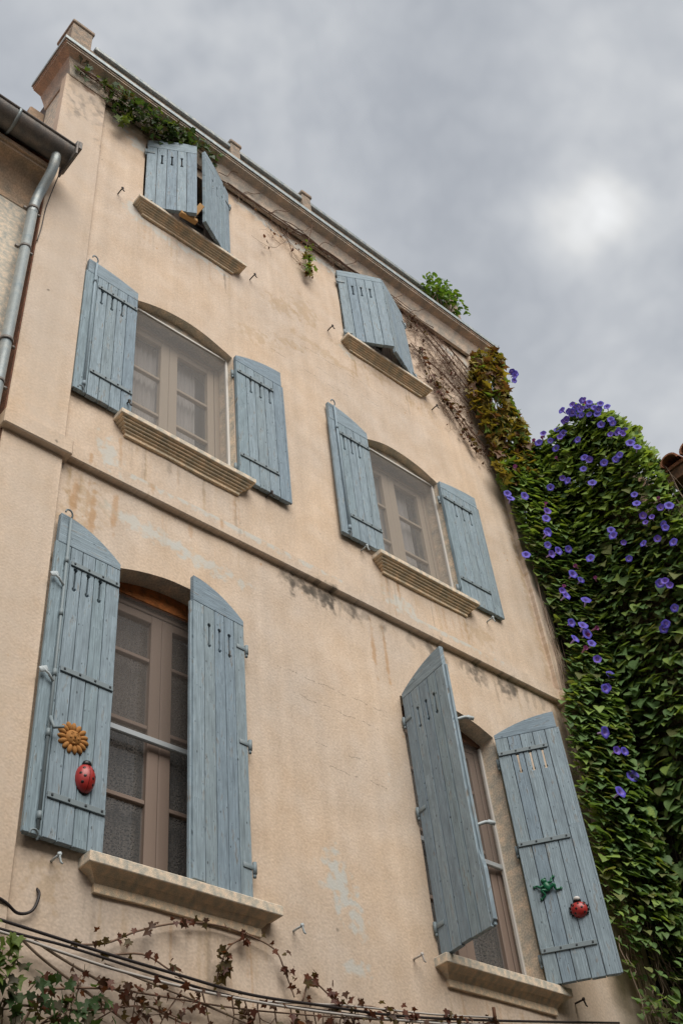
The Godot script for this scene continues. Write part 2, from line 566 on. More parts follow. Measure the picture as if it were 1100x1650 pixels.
func make_materials() -> void:
	make_wall_texture()
	make_wood_texture()
	make_small_textures()
	var w := plain("render", Color(1, 1, 1), 0.95, 0.0, 0.25)
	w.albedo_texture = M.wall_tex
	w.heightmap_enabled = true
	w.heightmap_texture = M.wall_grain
	w.heightmap_scale = 0.22
	w.texture_repeat = true
	stone("sill_stone", Color(.60, .49, .36), 1.5, .2)
	stone("sill_slab", Color(.60, .53, .44), 3.0, .05)
	stone("sill_plain", Color(.60, .485, .36), 3.0, .05)
	stone("cornice_plaster", Color(.53, .46, .39), 1.1, .2)
	stone("reveal", Color(.66, .57, .47), 1.0, .08)
	stone("parapet", Color(.33, .27, .22), 1.4, .8)
	stone("tympanum", Color(.52, .47, .40), 1.4, .3)
	stone("neighbour_render", Color(.57, .515, .44), 2.6, .05)
	stone("eave_plaster", Color(.40, .30, .22), 1.0, .2)
	stone("joint_brick", Color(.16, .08, .055), 2.0, .6)
	stone("old_stone", Color(.20, .145, .10), 1.3, 1.5)
	stone("tile_clay", Color(.30, .135, .08), 2.3, .5)
	stone("asphalt", Color(.06, .06, .06), 1.0, .6)
	stone("paving", Color(.28, .26, .24), .8, .6)
	stone("far_render", Color(.40, .37, .33), .7, .5)
	stone("zinc", Color(.27, .30, .31), 1.7, .1, .45).metallic = 0.35
	stone("zinc_pale", Color(.34, .39, .41), 1.7, .1, .5).metallic = 0.25
	stone("zinc_dark", Color(.17, .155, .145), 1.7, .1, .5).metallic = 0.3
	stone("rust_board", Color(.33, .12, .04), 2.2, .4)
	stone("brown_board", Color(.15, .085, .055), 2.2, .3)
	wood("blue_wood", Color(1, 1, 1))
	wood("blue_wood_pale", Color(1.06, 1.06, 1.05))
	wood("blue_wood_deep", Color(.89, .91, .94))
	wood("blue_wood_grey", Color(.985, .975, .95))
	wood("blue_wood_green", Color(.965, .985, .97))
	plain("blue_shadowed_edge", Color(.10, .13, .14), .8)
	plain("strap_blue", Color(.20, .245, .265), .5)
	plain("strap_dark", Color(.06, .072, .08), .5)
	plain("pale_paint", Color(.42, .47, .49), .45)
	plain("iron", Color(.05, .04, .035), .6, .3)
	plain("rusty", Color(.12, .055, .03), .8)
	plain("taupe_wood", Color(.42, .345, .265), .6)
	plain("brown_wood", Color(.215, .16, .13), .6)
	plain("white_frame", Color(.60, .58, .54), .5)
	plain("grey_frame", Color(.42, .45, .47), .35, .3)
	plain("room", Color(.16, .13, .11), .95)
	plain("curtain", Color(.33, .31, .295), .9)
	var gl := plain("glass", Color(1, 1, 1), .04)
	gl.transparency = BaseMaterial3D.TRANSPARENCY_ALPHA
	gl.albedo_color.a = 0.06
	var gz := plain("gauze", Color(.30, .285, .27), .7)
	gz.transparency = BaseMaterial3D.TRANSPARENCY_ALPHA
	gz.albedo_color.a = 0.34
	var gd := plain("gauze_fine", Color(.20, .17, .15), .7)
	gd.transparency = BaseMaterial3D.TRANSPARENCY_ALPHA
	gd.albedo_color.a = 0.24
	var lace := plain("lace", Color(.085, .074, .066), .9)
	lace.albedo_texture = M.lace_tex
	lace.transparency = BaseMaterial3D.TRANSPARENCY_ALPHA_SCISSOR
	lace.alpha_scissor_threshold = 0.5
	lace.uv1_scale = Vector3(2.6, 2.6, 1)
	plain("clay_gold", Color(.36, .165, .045), .8)
	var red := plain("glaze_red", Color(.36, .022, .018), .38, 0, .5)
	red.clearcoat_enabled = true
	red.clearcoat = 0.25
	plain("glaze_black", Color(.012, .011, .011), .3)
	plain("glaze_white", Color(.6, .57, .54), .4)
	plain("glaze_green", Color(.015, .12, .06), .3)
	plain("black_cable", Color(.032, .026, .026), .5)
	plain("grey_cable", Color(.46, .43, .40), .5)
	plain("buff_wood", Color(.46, .27, .11), .8)
	plain("stem_brown", Color(.185, .12, .085), .9)
	plain("stem_grey", Color(.24, .18, .135), .9)
	plain("stem_green", Color(.09, .11, .03), .8)
	for k in 4:
		leafy("glory_%d" % k, [Color(.15, .27, .095), Color(.205, .335, .115), Color(.32, .47, .11), Color(.235, .27, .10)][k], .68)
		leafy("olive_%d" % k, [Color(.24, .20, .045), Color(.36, .29, .06), Color(.19, .31, .07), Color(.20, .105, .05)][k])
		leafy("ivy_%d" % k, [Color(.055, .11, .035), Color(.085, .15, .042), Color(.15, .22, .05), Color(.08, .07, .035)][k])
		leafy("red_%d" % k, [Color(.13, .05, .035), Color(.11, .06, .04), Color(.17, .065, .04), Color(.13, .10, .045)][k])
		leafy("tuft_%d" % k, [Color(.12, .25, .035), Color(.16, .30, .04), Color(.22, .33, .05), Color(.08, .18, .03)][k])
	var any := leafy("leaf_any", Color(1, 1, 1))
	any.vertex_color_use_as_albedo = true
	var pet := leafy("petal", Color(1, 1, 1), .6)
	pet.albedo_texture = null
	pet.backlight = Color(.6, .6, .6)
	pet.vertex_color_use_as_albedo = true


# ---------------------------------------------------------------- light, sky, camera
func make_sky() -> void:
	var w := 2048
	var h := 1024
	var base := noise(101, 1.9, 5)
	var soft := noise(103, 0.8, 3)
	var warp := noise(105, 1.2, 2)
	var fluff := noise(107, 5.5, 5)
	var f := PackedFloat32Array()
	f.resize(w * h * 3)
	# thinner places in the cloud where more light comes through: (direction, width, strength)
	var holes := []
	for p in [[.543, .817, -.194, .032, .42], [.55, .82, -.17, .11, .14], [.198, .924, -.328, .10, .14], [.30, .89, -.35, .09, .16], [.345, .901, -.262, .07, -.10], [.581, .768, -.269, .07, -.13], [.464, .869, -.174, .05, -.07], [.43, .85, -.27, .08, -.06], [.10, .91, -.40, .06, -.10], [.64, .72, -.27, .05, .06],
			[-.5, .7, .5, .1, .4], [-.7, .7, -.2, .1, .3], [.6, .6, .5, .1, .35], [0, .95, .3, .12, .3], [-.3, .8, .55, .06, -.1], [.2, .8, .6, .08, -.1]]:
		holes.append([Vector3(p[0], p[1], p[2]).normalized(), p[3], p[4]])
	for j in h:
		var el := PI * (0.5 - (j + 0.5) / h)
		for i in w:
			var az := TAU * (i + 0.5) / w
			var k := (j * w + i) * 3
			if el < -0.02:
				f[k] = 0.10
				f[k + 1] = 0.095
				f[k + 2] = 0.09
				continue
			var d := Vector3(sin(az) * cos(el), sin(el), -cos(az) * cos(el))
			var q := d / (maxf(d.y, 0.0) + 0.22) * 2.3
			q += Vector3(warp.get_noise_3d(q.x, q.z, 1.0), 0, warp.get_noise_3d(q.x, q.z, 9.0)) * 0.05
			var a := base.get_noise_2d(q.x, q.z)
			var b := soft.get_noise_2d(q.x + 31.0, q.z)
			var c := fluff.get_noise_2d(q.x, q.z)
			var l := 1.0 + a * 0.16 + b * 0.13 + (absf(c) - .2) * 0.14
			for ho in holes:
				var e: float = (1.0 - d.dot(ho[0])) / (ho[1] * ho[1])
				if e < 5.0:
					l += ho[2] * exp(-e) * clampf(0.8 + a * 2.2, 0, 2)
			l = maxf(l, 0.5)
			var t := clampf((l - 0.8) * 1.6, 0, 1)
			f[k] = l * lerpf(0.895, 0.985, t) * SKY
			f[k + 1] = l * lerpf(0.965, 1.0, t) * SKY
			f[k + 2] = l * lerpf(1.08, 1.015, t) * SKY
	var im := Image.create_from_data(w, h, false, Image.FORMAT_RGBF, f.to_byte_array())
	var m := PanoramaSkyMaterial.new()
	m.panorama = ImageTexture.create_from_image(im)
	var sky := Sky.new()
	sky.sky_material = m
	var e := Environment.new()
	e.background_mode = Environment.BG_SKY
	e.sky = sky
	e.tonemap_mode = Environment.TONE_MAPPER_LINEAR
	e.tonemap_exposure = EXPOSURE
	e.sdfgi_enabled = true
	e.ssao_enabled = true
	e.ssil_enabled = true
	var we := WorldEnvironment.new()
	we.name = "world_environment"
	we.environment = e
	add_child(we)


const SKY := 0.208
const EXPOSURE := 2.5
const SUN := 0.5


func _ready() -> void:
	rng.seed = 20240611
	cam = Camera3D.new()
	cam.name = "camera"
	cam.position = Vector3(0, 1.6, 4.3)
	cam.rotation = Vector3(0.764712842, -0.808412475, -0.124557914)
	cam.fov = 49.2323
	cam.near = 0.05
	cam.far = 400.0
	add_child(cam)
	cam.current = true
	make_sky()
	var sun := DirectionalLight3D.new()
	sun.name = "sun"
	sun.light_energy = SUN
	sun.light_color = Color(1.0, 0.975, 0.94)
	sun.light_angular_distance = 50.0
	sun.shadow_enabled = true
	add_child(sun)
	sun.look_at_from_position(Vector3(-0.28, 1.05, 0.95) * 20.0, Vector3.ZERO)
	make_materials()
	build_street()
	build_house()
	build_neighbours()
	build_shutters()
	build_windows()
	build_ornaments()
	build_cables()
	build_vines()


# ---------------------------------------------------------------- the setting
func build_street() -> void:
	var g := Geo.new()
	var r := 60.0
	g.quad(Vector3(-r, 0, r), Vector3(r, 0, r), Vector3(r, 0, -r), Vector3(-r, 0, -r))
	ground_kind(put("street", g, M.asphalt))
	g = Geo.new()
	bar(g, -12, 20, 0.004, 0.12, 0.05, 1.0, 0.01)
	ground_kind(put("pavement", g, M.paving))
	# the other side of the street, which the panes mirror and which keeps light off the lower walls
	var o := thing("opposite_house", "plain rendered house across the narrow street from the blue shutters", "house", Vector3(3, 0, 8.6))
	g = Geo.new()
	bar(g, -7, 8.2, 0, 9.0, 8.4, 12)
	put("wall", g, M.far_render, o)
	g = Geo.new()
	var p := PackedVector2Array([Vector2(8.0, 9.0), Vector2(12.2, 9.0), Vector2(10.1, 10.2)])
	ext(g, p, -8.4, 7.2)
	for k in g.v.size():
		g.v[k] = Vector3(-g.v[k].z, g.v[k].y, g.v[k].x)
	put("roof", g, M.tile_clay, o)


# ---------------------------------------------------------------- the peach house
const XL := 1.755
const XR := 6.97
var house: Node3D
# openings: left, right, bottom, spring of the arch, rise
const HOLES := [[2.55, 3.485, 4.16, 6.0, 0.10], [4.85, 5.80, 4.16, 6.0, 0.10], [2.56, 3.475, 7.285, 8.69, 0.115], [4.87, 5.785, 7.285, 8.675, 0.115], [2.575, 3.475, 9.99, 11.10, 0.05], [4.84, 5.735, 9.99, 11.10, 0.05]]
var wob: FastNoiseLite


func arch_y(h: Array, x: float) -> float:
	var c: float = (h[0] + h[1]) / 2
	var u: float = (x - c) / ((h[1] - h[0]) / 2)
	return h[3] + h[4] * (1.0 - u * u)


func wall_z(x: float, y: float) -> float:
	return wob.get_noise_2d(x, y) * 0.007


func wuv(x: float, y: float) -> Vector2:
	return Vector2((x - FX) / (FW * FS), (FY - y) / (FH * FS))


func build_house() -> void:
	wob = noise(61, 1.4, 3)
	house = thing("peach_house", "peach rendered three-storey house with blue-grey shutters and a grey cornice", "house", Vector3(4.36, 0, 0))
	var xs := [XL, XR]
	for h in HOLES:
		for k in 17:
			xs.append(lerpf(h[0], h[1], k / 16.0))
	for k in 60:
		xs.append(XL + k * 0.087)
	xs.sort()
	var x2 := [xs[0]]
	for x in xs:
		if x - x2[-1] > 0.004:
			x2.append(x)
	var g := Geo.new()
	var gi := Geo.new()
	for i in x2.size() - 1:
		var xa: float = x2[i]
		var xb: float = x2[i + 1]
		var mid := (xa + xb) / 2
		var cuts := [[0.0, 0.0]]
		for h in HOLES:
			if mid > h[0] and mid < h[1]:
				cuts.append_array([[h[2], h[2]], [arch_y(h, xa), arch_y(h, xb)]])
		cuts.append([11.40, 11.40])
		for c in range(0, cuts.size(), 2):
			var lo: Array = cuts[c]
			var hi: Array = cuts[c + 1]
			var n := maxi(1, int((hi[0] - lo[0]) / 0.12))
			for j in n:
				var q := []
				for pr in [[xa, 0, j], [xb, 1, j], [xb, 1, j + 1], [xa, 0, j + 1]]:
					var y := lerpf(lo[pr[1]], hi[pr[1]], float(pr[2]) / n)
					q.append(Vector3(pr[0], y, wall_z(pr[0], y)))
				g.quad(q[0], q[1], q[2], q[3], wuv(xa, q[0].y), wuv(xb, q[1].y), wuv(xb, q[2].y), wuv(xa, q[3].y))
			gi.quad(Vector3(xb, lo[1], -.36), Vector3(xa, lo[0], -.36), Vector3(xa, hi[0], -.36), Vector3(xb, hi[1], -.36))
	for q in g.v:
		var e := 0.02
		g.n.append(Vector3(-(wall_z(q.x + e, q.y) - wall_z(q.x - e, q.y)) / (2 * e), -(wall_z(q.x, q.y + e) - wall_z(q.x, q.y - e)) / (2 * e), 1).normalized())
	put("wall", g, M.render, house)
	# sides, back, roof and floors close the house
	bar(gi, XL, XL + .3, 0, 11.45, -8, -.365)
	bar(gi, XR - .3, XR, 0, 11.45, -8, -.365)
	bar(gi, XL + .3, XR - .3, 0, 11.45, -8, -7.7)
	bar(gi, XL + .3, XR - .3, 11.15, 11.45, -7.7, -.365)
	for y in [3.3, 6.45, 9.2]:
		bar(gi, XL + .3, XR - .3, y, y + .25, -7.7, -.365)
	bar(gi, 4.1, 4.25, .1, 11.1, -7.7, -.365)
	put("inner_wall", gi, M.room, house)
	g = Geo.new()
	bar(g, XL + .002, XL + .1, 0, 11.4, -8.1, -.002)
	bar(g, XR - .1, XR - .002, 0, 11.4, -8.1, -.002)
	put("side_wall", g, M.neighbour_render, house)
	# reveals of the openings
	for h in HOLES:
		g = Geo.new()
		for k in 12:
			var y0 := lerpf(h[2], h[3], k / 12.0)
			var y1 := lerpf(h[2], h[3], (k + 1) / 12.0)
			g.quad(Vector3(h[0], y0, wall_z(h[0], y0)), Vector3(h[0], y1, wall_z(h[0], y1)), Vector3(h[0], y1, -.36), Vector3(h[0], y0, -.36))
			g.quad(Vector3(h[1], y0, -.36), Vector3(h[1], y1, -.36), Vector3(h[1], y1, wall_z(h[1], y1)), Vector3(h[1], y0, wall_z(h[1], y0)))
		for k in 16:
			var xa := lerpf(h[0], h[1], k / 16.0)
			var xb := lerpf(h[0], h[1], (k + 1) / 16.0)
			var ya := arch_y(h, xa)
			var yb := arch_y(h, xb)
			g.quad(Vector3(xa, ya, -.36), Vector3(xa, ya, wall_z(xa, ya)), Vector3(xb, yb, wall_z(xb, yb)), Vector3(xb, yb, -.36))
		put("window_reveal", g, M.reveal, house)
	# pilasters at both ends
	for s in [[1.722, 2.12], [6.79, 6.985]]:
		g = Geo.new()
		bar(g, s[0], s[1], 0, 11.29, -.05, .042, .006)
		for k in g.v.size():
			g.t[k] = wuv(g.v[k].x, g.v[k].y)
		put("pilaster", g, M.render, house)
	g = Geo.new()
	bar(g, 1.712, 1.7215, 0, 9.25, -.3, .034)
	put("party_wall_joint", g, M.joint_brick, house)
	# string course, breaking forward over the pilasters
	for s in [[2.115, 6.795, 6.664, 6.79, .046], [1.70, 2.155, 6.634, 6.762, .092], [6.755, 7.02, 6.634, 6.762, .092]]:
		g = Geo.new()
		bar(g, s[0], s[1], s[2], s[3], -.02, s[4], .008)
		for k in g.v.size():
			g.v[k].z += wob.get_noise_2d(g.v[k].x * 3.0, 5.0) * .004
			g.t[k] = wuv(g.v[k].x, g.v[k].y)
		put("string_course", g, M.render, house)
	# cornice
	g = Geo.new()
	var prof := [Vector2(0, 11.27), Vector2(.03, 11.275), Vector2(.038, 11.30), Vector2(.05, 11.35), Vector2(.072, 11.41), Vector2(.085, 11.435), Vector2(.087, 11.455), Vector2(.10, 11.462), Vector2(.165, 11.482), Vector2(.165, 11.50), Vector2(.176, 11.502), Vector2(.176, 11.555), Vector2(-.3, 11.60)]
	moulding(g, prof, 1.775, 6.985, .02, -.37, -.7)
	put("cornice", g, M.cornice_plaster, house)
	g = Geo.new()
	moulding(g, [Vector2(.178, 11.52), Vector2(.19, 11.518), Vector2(.19, 11.566), Vector2(-.3, 11.612)], 1.775, 6.985, .02, -.37, -.7)
	put("cornice_flashing", g, M.zinc_pale, house)
	g = Geo.new()
	bar(g, 1.62, 1.80, 10.75, 11.22, -.62, -.38, .01)
	put("rear_cornice_stop", g, M.eave_plaster, house)
	# parapet with coping and posts
	g = Geo.new()
	bar(g, 1.9, 6.95, 11.56, 12.25, -.25, -.055)
	put("parapet", g, M.parapet, house)
	g = Geo.new()
	bar(g, 1.98, 6.9, 12.25, 12.315, -.28, -.02, .008)
	put("parapet_coping", g, M.zinc, house)
	for s in [[1.715, 1.925, 12.42, .0], [3.57, 3.69, 12.34, -.012], [4.52, 4.64, 12.36, -.012], [6.70, 6.93, 12.52, -.012]]:
		g = Geo.new()
		bar(g, s[0], s[1], 11.56, s[2], -.27, s[3], .006)
		var post := put("parapet_post", g, M.parapet, house)
		g = Geo.new()
		bar(g, s[0] - .012, s[1] + .014, s[2] + .001, s[2] + .05, -.29, s[3] + .016, .008)
		put("cap", g, M.parapet, post)
	# sills
	var plain_prof := [Vector2(-.03, 4.0), Vector2(.018, 4.0), Vector2(.02, 4.003), Vector2(.02, 4.045), Vector2(.026, 4.05), Vector2(.05, 4.075), Vector2(.088, 4.096), Vector2(.098, 4.099), Vector2(.101, 4.103), Vector2(.101, 4.149), Vector2(.097, 4.154), Vector2(-.05, 4.166)]
	var rich := [Vector2(-.03, 0), Vector2(.018, 0), Vector2(.020, .002), Vector2(.020, .024)]
	for k in 4:
		var d := .034 + k * .016
		var y := .030 + k * .017
		rich.append_array([Vector2(d - .003, y - .001), Vector2(d, y + .002), Vector2(d, y + .009), Vector2(d - .002, y + .011), Vector2(d - .006, y + .013)])
	var cut_rich := rich.size()
	rich.append_array([Vector2(.098, .100), Vector2(.103, .102), Vector2(.105, .105), Vector2(.105, .138), Vector2(.101, .142), Vector2(-.05, .152)])
	for s in [[2.56, 3.50, 0.0, plain_prof, "sill_plain"], [4.90, 5.815, 0.01, plain_prof, "sill_plain"], [2.565, 3.465, 7.137, rich, "sill_stone"], [4.875, 5.765, 7.118, rich, "sill_stone"], [2.59, 3.49, 9.880, rich, "sill_stone"], [4.885, 5.79, 9.872, rich, "sill_stone"]]:
		g = Geo.new()
		var pr := []
		for q in s[3]:
			var yy: float = q.y + s[2]
			if s[2] > 9.0:
				yy = s[2] + q.y * 0.83
			pr.append(Vector2(q.x, yy))
		var cut := 7 if s[4] == "sill_plain" else cut_rich
		moulding(g, pr.slice(0, cut + 1), s[0], s[1], 0.0, -.02, -.02)
		# uneven, hand-run edges
		for k in g.v.size():
			g.v[k].y += wob.get_noise_2d(g.v[k].x * 2.0, g.v[k].z + 7.0) * .005
		# the sill's top runs back into the opening
		var sill := put("window_sill", g, M[s[4]], house)
		g = Geo.new()
		moulding(g, pr.slice(cut), s[0], s[1], 0.0, -.02, -.02)
		for k in g.v.size():
			g.v[k].y += wob.get_noise_2d(g.v[k].x * 2.0, g.v[k].z + 7.0) * .005
		put("sill_slab", g, M.sill_slab, sill)
	# iron stays, hooks and pintles in the wall
	for p in [[2.34, 9.97, 0], [3.71, 9.99, 0], [4.62, 9.99, 0], [5.95, 9.80, 0], [4.63, 4.12, 1], [6.06, 4.13, 0], [2.32, 4.10, 2], [3.75, 4.09, 2], [2.53, 7.42, 0], [3.74, 7.28, 0], [4.66, 7.25, 2], [6.05, 7.2, 2]]:
		g = Geo.new()
		var b := Vector3(p[0], p[1], 0)
		tube(g, [b + Vector3(0, 0, -.02), b + Vector3(0, .002, .045), b + Vector3(.004, .004, .068)], .006, .006, 6)
		tube(g, [b + Vector3(.004, .016, .070), b + Vector3(.004, -.006, .070), b + Vector3(.010, -.032, .073), b + Vector3(.018, -.040, .077)], .0065, .0045, 6)
		box(g, b + Vector3(.002, .006, .070), Vector3(.022, .016, .012), .003)
		put("shutter_stay", g, M.pale_paint if p[2] == 2 else (M.grey_cable if p[2] == 1 else M.iron), house, true)


# ---------------------------------------------------------------- neighbours
func build_neighbours() -> void:
	var o := thing("left_house", "grey-beige house with a zinc gutter, left of the peach house", "house", Vector3(-1, 0, 0))
	var g := Geo.new()
	bar(g, -4, 1.705, 0, 9.15, -8, -.055)
	put("wall", g, M.neighbour_render, o)
	g = Geo.new()
	var cove := []
	for k in 9:
		var w := PI / 2 * k / 8.0
		cove.append(Vector2(9.06 + .30 * sin(w), -.05 + .20 * (1 - cos(w))))
	cove.append_array([Vector2(9.385, .155), Vector2(9.385, .175), Vector2(9.42, .18), Vector2(9.42, -.1)])
	for k in cove.size() - 1:
		for j in 12:
			var xa := lerpf(-4, 1.70, j / 12.0)
			var xb := lerpf(-4, 1.70, (j + 1) / 12.0)
			g.quad(Vector3(xa, cove[k].x, cove[k].y), Vector3(xb, cove[k].x, cove[k].y), Vector3(xb, cove[k + 1].x, cove[k + 1].y), Vector3(xa, cove[k + 1].x, cove[k + 1].y))
		g.tri(Vector3(1.70, 9.06, -.06), Vector3(1.70, cove[k].x, cove[k].y), Vector3(1.70, cove[k + 1].x, cove[k + 1].y))
	put("eaves_cove", g, M.eave_plaster, o)
	g = Geo.new()
	bar(g, -4, 1.69, 9.45, 9.56, .10, .125)
	put("fascia_board", g, M.zinc_dark, o)
	for k in 6:
		g = Geo.new()
		bar(g, 1.42 - k * .55, 1.50 - k * .55, 9.425, 9.48, -.05, .16, .004)
		put("rafter_end", g, M.brown_wood, o)
	# roof slab and the tiles that show at its lip
	g = Geo.new()
	var rp := PackedVector2Array([Vector2(.24, 9.62), Vector2(-4.2, 11.0), Vector2(-4.2, 10.85), Vector2(.2, 9.50)])
	ext(g, rp, -1.70, 4.0)
	for k in g.v.size():
		g.v[k] = Vector3(-g.v[k].z, g.v[k].y, g.v[k].x)
	var roof := put("roof", g, M.tile_clay, o)
	g = Geo.new()
	for k in 10:
		var w0 := PI * k / 10
		var w1 := PI * (k + 1) / 10
		for s in [1.0, 0.8]:
			var r: float = .085 * s
			var a := Vector3(cos(w0) * r, sin(w0) * r, 0)
			var b := Vector3(cos(w1) * r, sin(w1) * r, 0)
			var back := Vector3(0, .31, -.9)
			if s == 1.0:
				g.quad(a, a + back, b + back, b)
			else:
				g.quad(b, b + back, a + back, a)
		g.quad(Vector3(cos(w0), sin(w0), 0) * .068, Vector3(cos(w0), sin(w0), 0) * .085, Vector3(cos(w1), sin(w1), 0) * .085, Vector3(cos(w1), sin(w1), 0) * .068)
	var tm := g.mesh()
	for k in 14:
		var tl := hang("roof_tile", tm, M.tile_clay, roof, false)
		tl.position = Vector3(1.2 - k * .2 + 0.0, 9.635, .27) + Vector3(rng.randf_range(-.01, .01), rng.randf_range(0, .012), rng.randf_range(-.03, .02)) - o.position - roof.position
	# half-round gutter
	g = Geo.new()
	var gc := Vector3(0, 9.545, .255)
	var gr := .105
	for k in 12:
		var w0 := PI + PI * k / 12
		var w1 := PI + PI * (k + 1) / 12
		for s in [gr, gr - .006]:
			var pa := Vector3(0, sin(w0) * s, cos(w0) * s) + gc
			var pb := Vector3(0, sin(w1) * s, cos(w1) * s) + gc
			var L := Vector3(-4, 0, 0)
			var Rr := Vector3(1.755, 0, 0)
			if s == gr:
				g.quad(pa + L, pa + Rr, pb + Rr, pb + L)
			else:
				g.quad(pb + L, pb + Rr, pa + Rr, pa + L)
	tube(g, [Vector3(-4, 9.55, .362), Vector3(1.755, 9.55, .362)], .011, .011, 8)
	var gut := put("gutter", g, M.zinc_dark, o, true)
	for x in [1.30, 0.35, -.6]:
		g = Geo.new()
		var ring := []
		for k in 13:
			var w := PI + PI * k / 12
			ring.append(Vector3(x, sin(w) * (gr + .004), cos(w) * (gr + .004)) + gc)
		tube(g, ring, .012, .012, 6)
		put("gutter_joint", g, M.zinc, gut, true)
	g = Geo.new()
	bar(g, 1.756, 1.772, 9.415, 9.60, .13, .385, .003)
	bar(g, 1.772, 1.80, 9.50, 9.60, .12, .39, .004)
	put("gutter_end", g, M.zinc_dark, gut)
	# downpipe: outlet, swan neck, then down the wall
	g = Geo.new()
	var path := curve([Vector3(1.665, 9.46, .255), Vector3(1.666, 9.37, .25), Vector3(1.668, 9.26, .20), Vector3(1.655, 9.12, .115), Vector3(1.645, 9.0, .078), Vector3(1.640, 8.85, .072)], 5)
	tube(g, path, .038, .038, 14, false)
	tube(g, [Vector3(1.640, 8.86, .072), Vector3(1.622, 6.0, .072), Vector3(1.61, 3.0, .072), Vector3(1.61, .2, .072)], .037, .037, 14)
	var pipe := put("downpipe", g, M.zinc, o, true)
	for p in [[8.90, .044], [8.40, .041], [7.35, .045], [6.95, .041]]:
		g = Geo.new()
		var px: float = 1.640 - (8.86 - p[0]) * .0063
		tube(g, [Vector3(px, p[0] - .012, .072), Vector3(px, p[0] + .012, .072)], p[1], p[1], 14)
		box(g, Vector3(px - .052, p[0], .055), Vector3(.03, .02, .02), .003)
		box(g, Vector3(px + .052, p[0], .055), Vector3(.03, .02, .02), .003)
		put("pipe_collar", g, M.zinc_dark, pipe, true)
	g = Geo.new()
	tube(g, curve([Vector3(1.745, 9.42, .20), Vector3(1.742, 9.1, .06), Vector3(1.735, 8.8, .05), Vector3(1.72, 8.6, .05)], 4), .004, .004, 5)
	tag(put("thin_cable", g, M.black_cable, null, true), "thin black wire dropping from the zinc gutter's end", "cable")
	g = Geo.new()
	tube(g, [Vector3(.6, 10.3, -.1), Vector3(1.31, 10.3, -.1)], .006, .006, 5)
	tube(g, [Vector3(.9, 10.13, -.1), Vector3(1.31, 10.125, -.1)], .004, .004, 5)
	tube(g, [Vector3(.75, 10.5, -.1), Vector3(.75, 9.6, -.1)], .012, .012, 6)
	tag(put("roof_aerial", g, M.iron, null, true), "thin metal roof aerial above the zinc gutter", "aerial")

	# right: the old vine-clad house, its wall square to the street
	var r := thing("tiled_house", "old stone house with a clay tile eave, mostly hidden under flowering vines", "house", Vector3(9, 0, 1))
	g = Geo.new()
	bar(g, 7.33, 12, 0, 9.12, -6, 1.0)
	bar(g, 7.36, 12, 0, 8.35, 1.05, 7)
	put("wall", g, M.old_stone, r)
	g = Geo.new()
	bar(g, 7.22, 7.4, 8.36, 8.47, 1.42, 7)
	put("eave_board", g, M.brown_board, r)
	g = Geo.new()
	ext(g, PackedVector2Array([Vector2(7.2, 8.475), Vector2(12, 9.9), Vector2(12, 9.98), Vector2(7.2, 8.51)]), 1.44, 7)
	var rr := put("roof", g, M.tile_clay, r)
	g = Geo.new()
	for k in 10:
		var w0 := PI * k / 10
		var w1 := PI * (k + 1) / 10
		var back := Vector3(.9, .27, 0)
		for s in [.095, .078]:
			var a := Vector3(0, sin(w0) * s, cos(w0) * s)
			var b := Vector3(0, sin(w1) * s, cos(w1) * s)
			if s > .09:
				g.quad(a, b, b + back, a + back)
			else:
				g.quad(b, a, a + back, b + back)
		var e0 := Vector3(0, sin(w0), cos(w0))
		var e1 := Vector3(0, sin(w1), cos(w1))
		g.quad(e0 * .078, e1 * .078, e1 * .095, e0 * .095)
	tm = g.mesh()
	for k in 4:
		var tl := hang("roof_tile", tm, M.tile_clay, rr, false)
		tl.position = Vector3(7.13 + rng.randf_range(-.015, .01), 8.49 + rng.randf_range(0, .01), 1.53 + k * .205) - r.position - rr.position
		tl.rotation.x = rng.randf_range(-.05, .05)


# ---------------------------------------------------------------- shutters
func bolt_hook(g: Geo, c: Vector3, s: float) -> void:
	tube(g, curve([c, c + Vector3(0, .02, s * .012), c + Vector3(.02, .038, s * .02), c + Vector3(.045, .030, s * .022), c + Vector3(.05, .010, s * .02)], 3), .006, .005, 6)


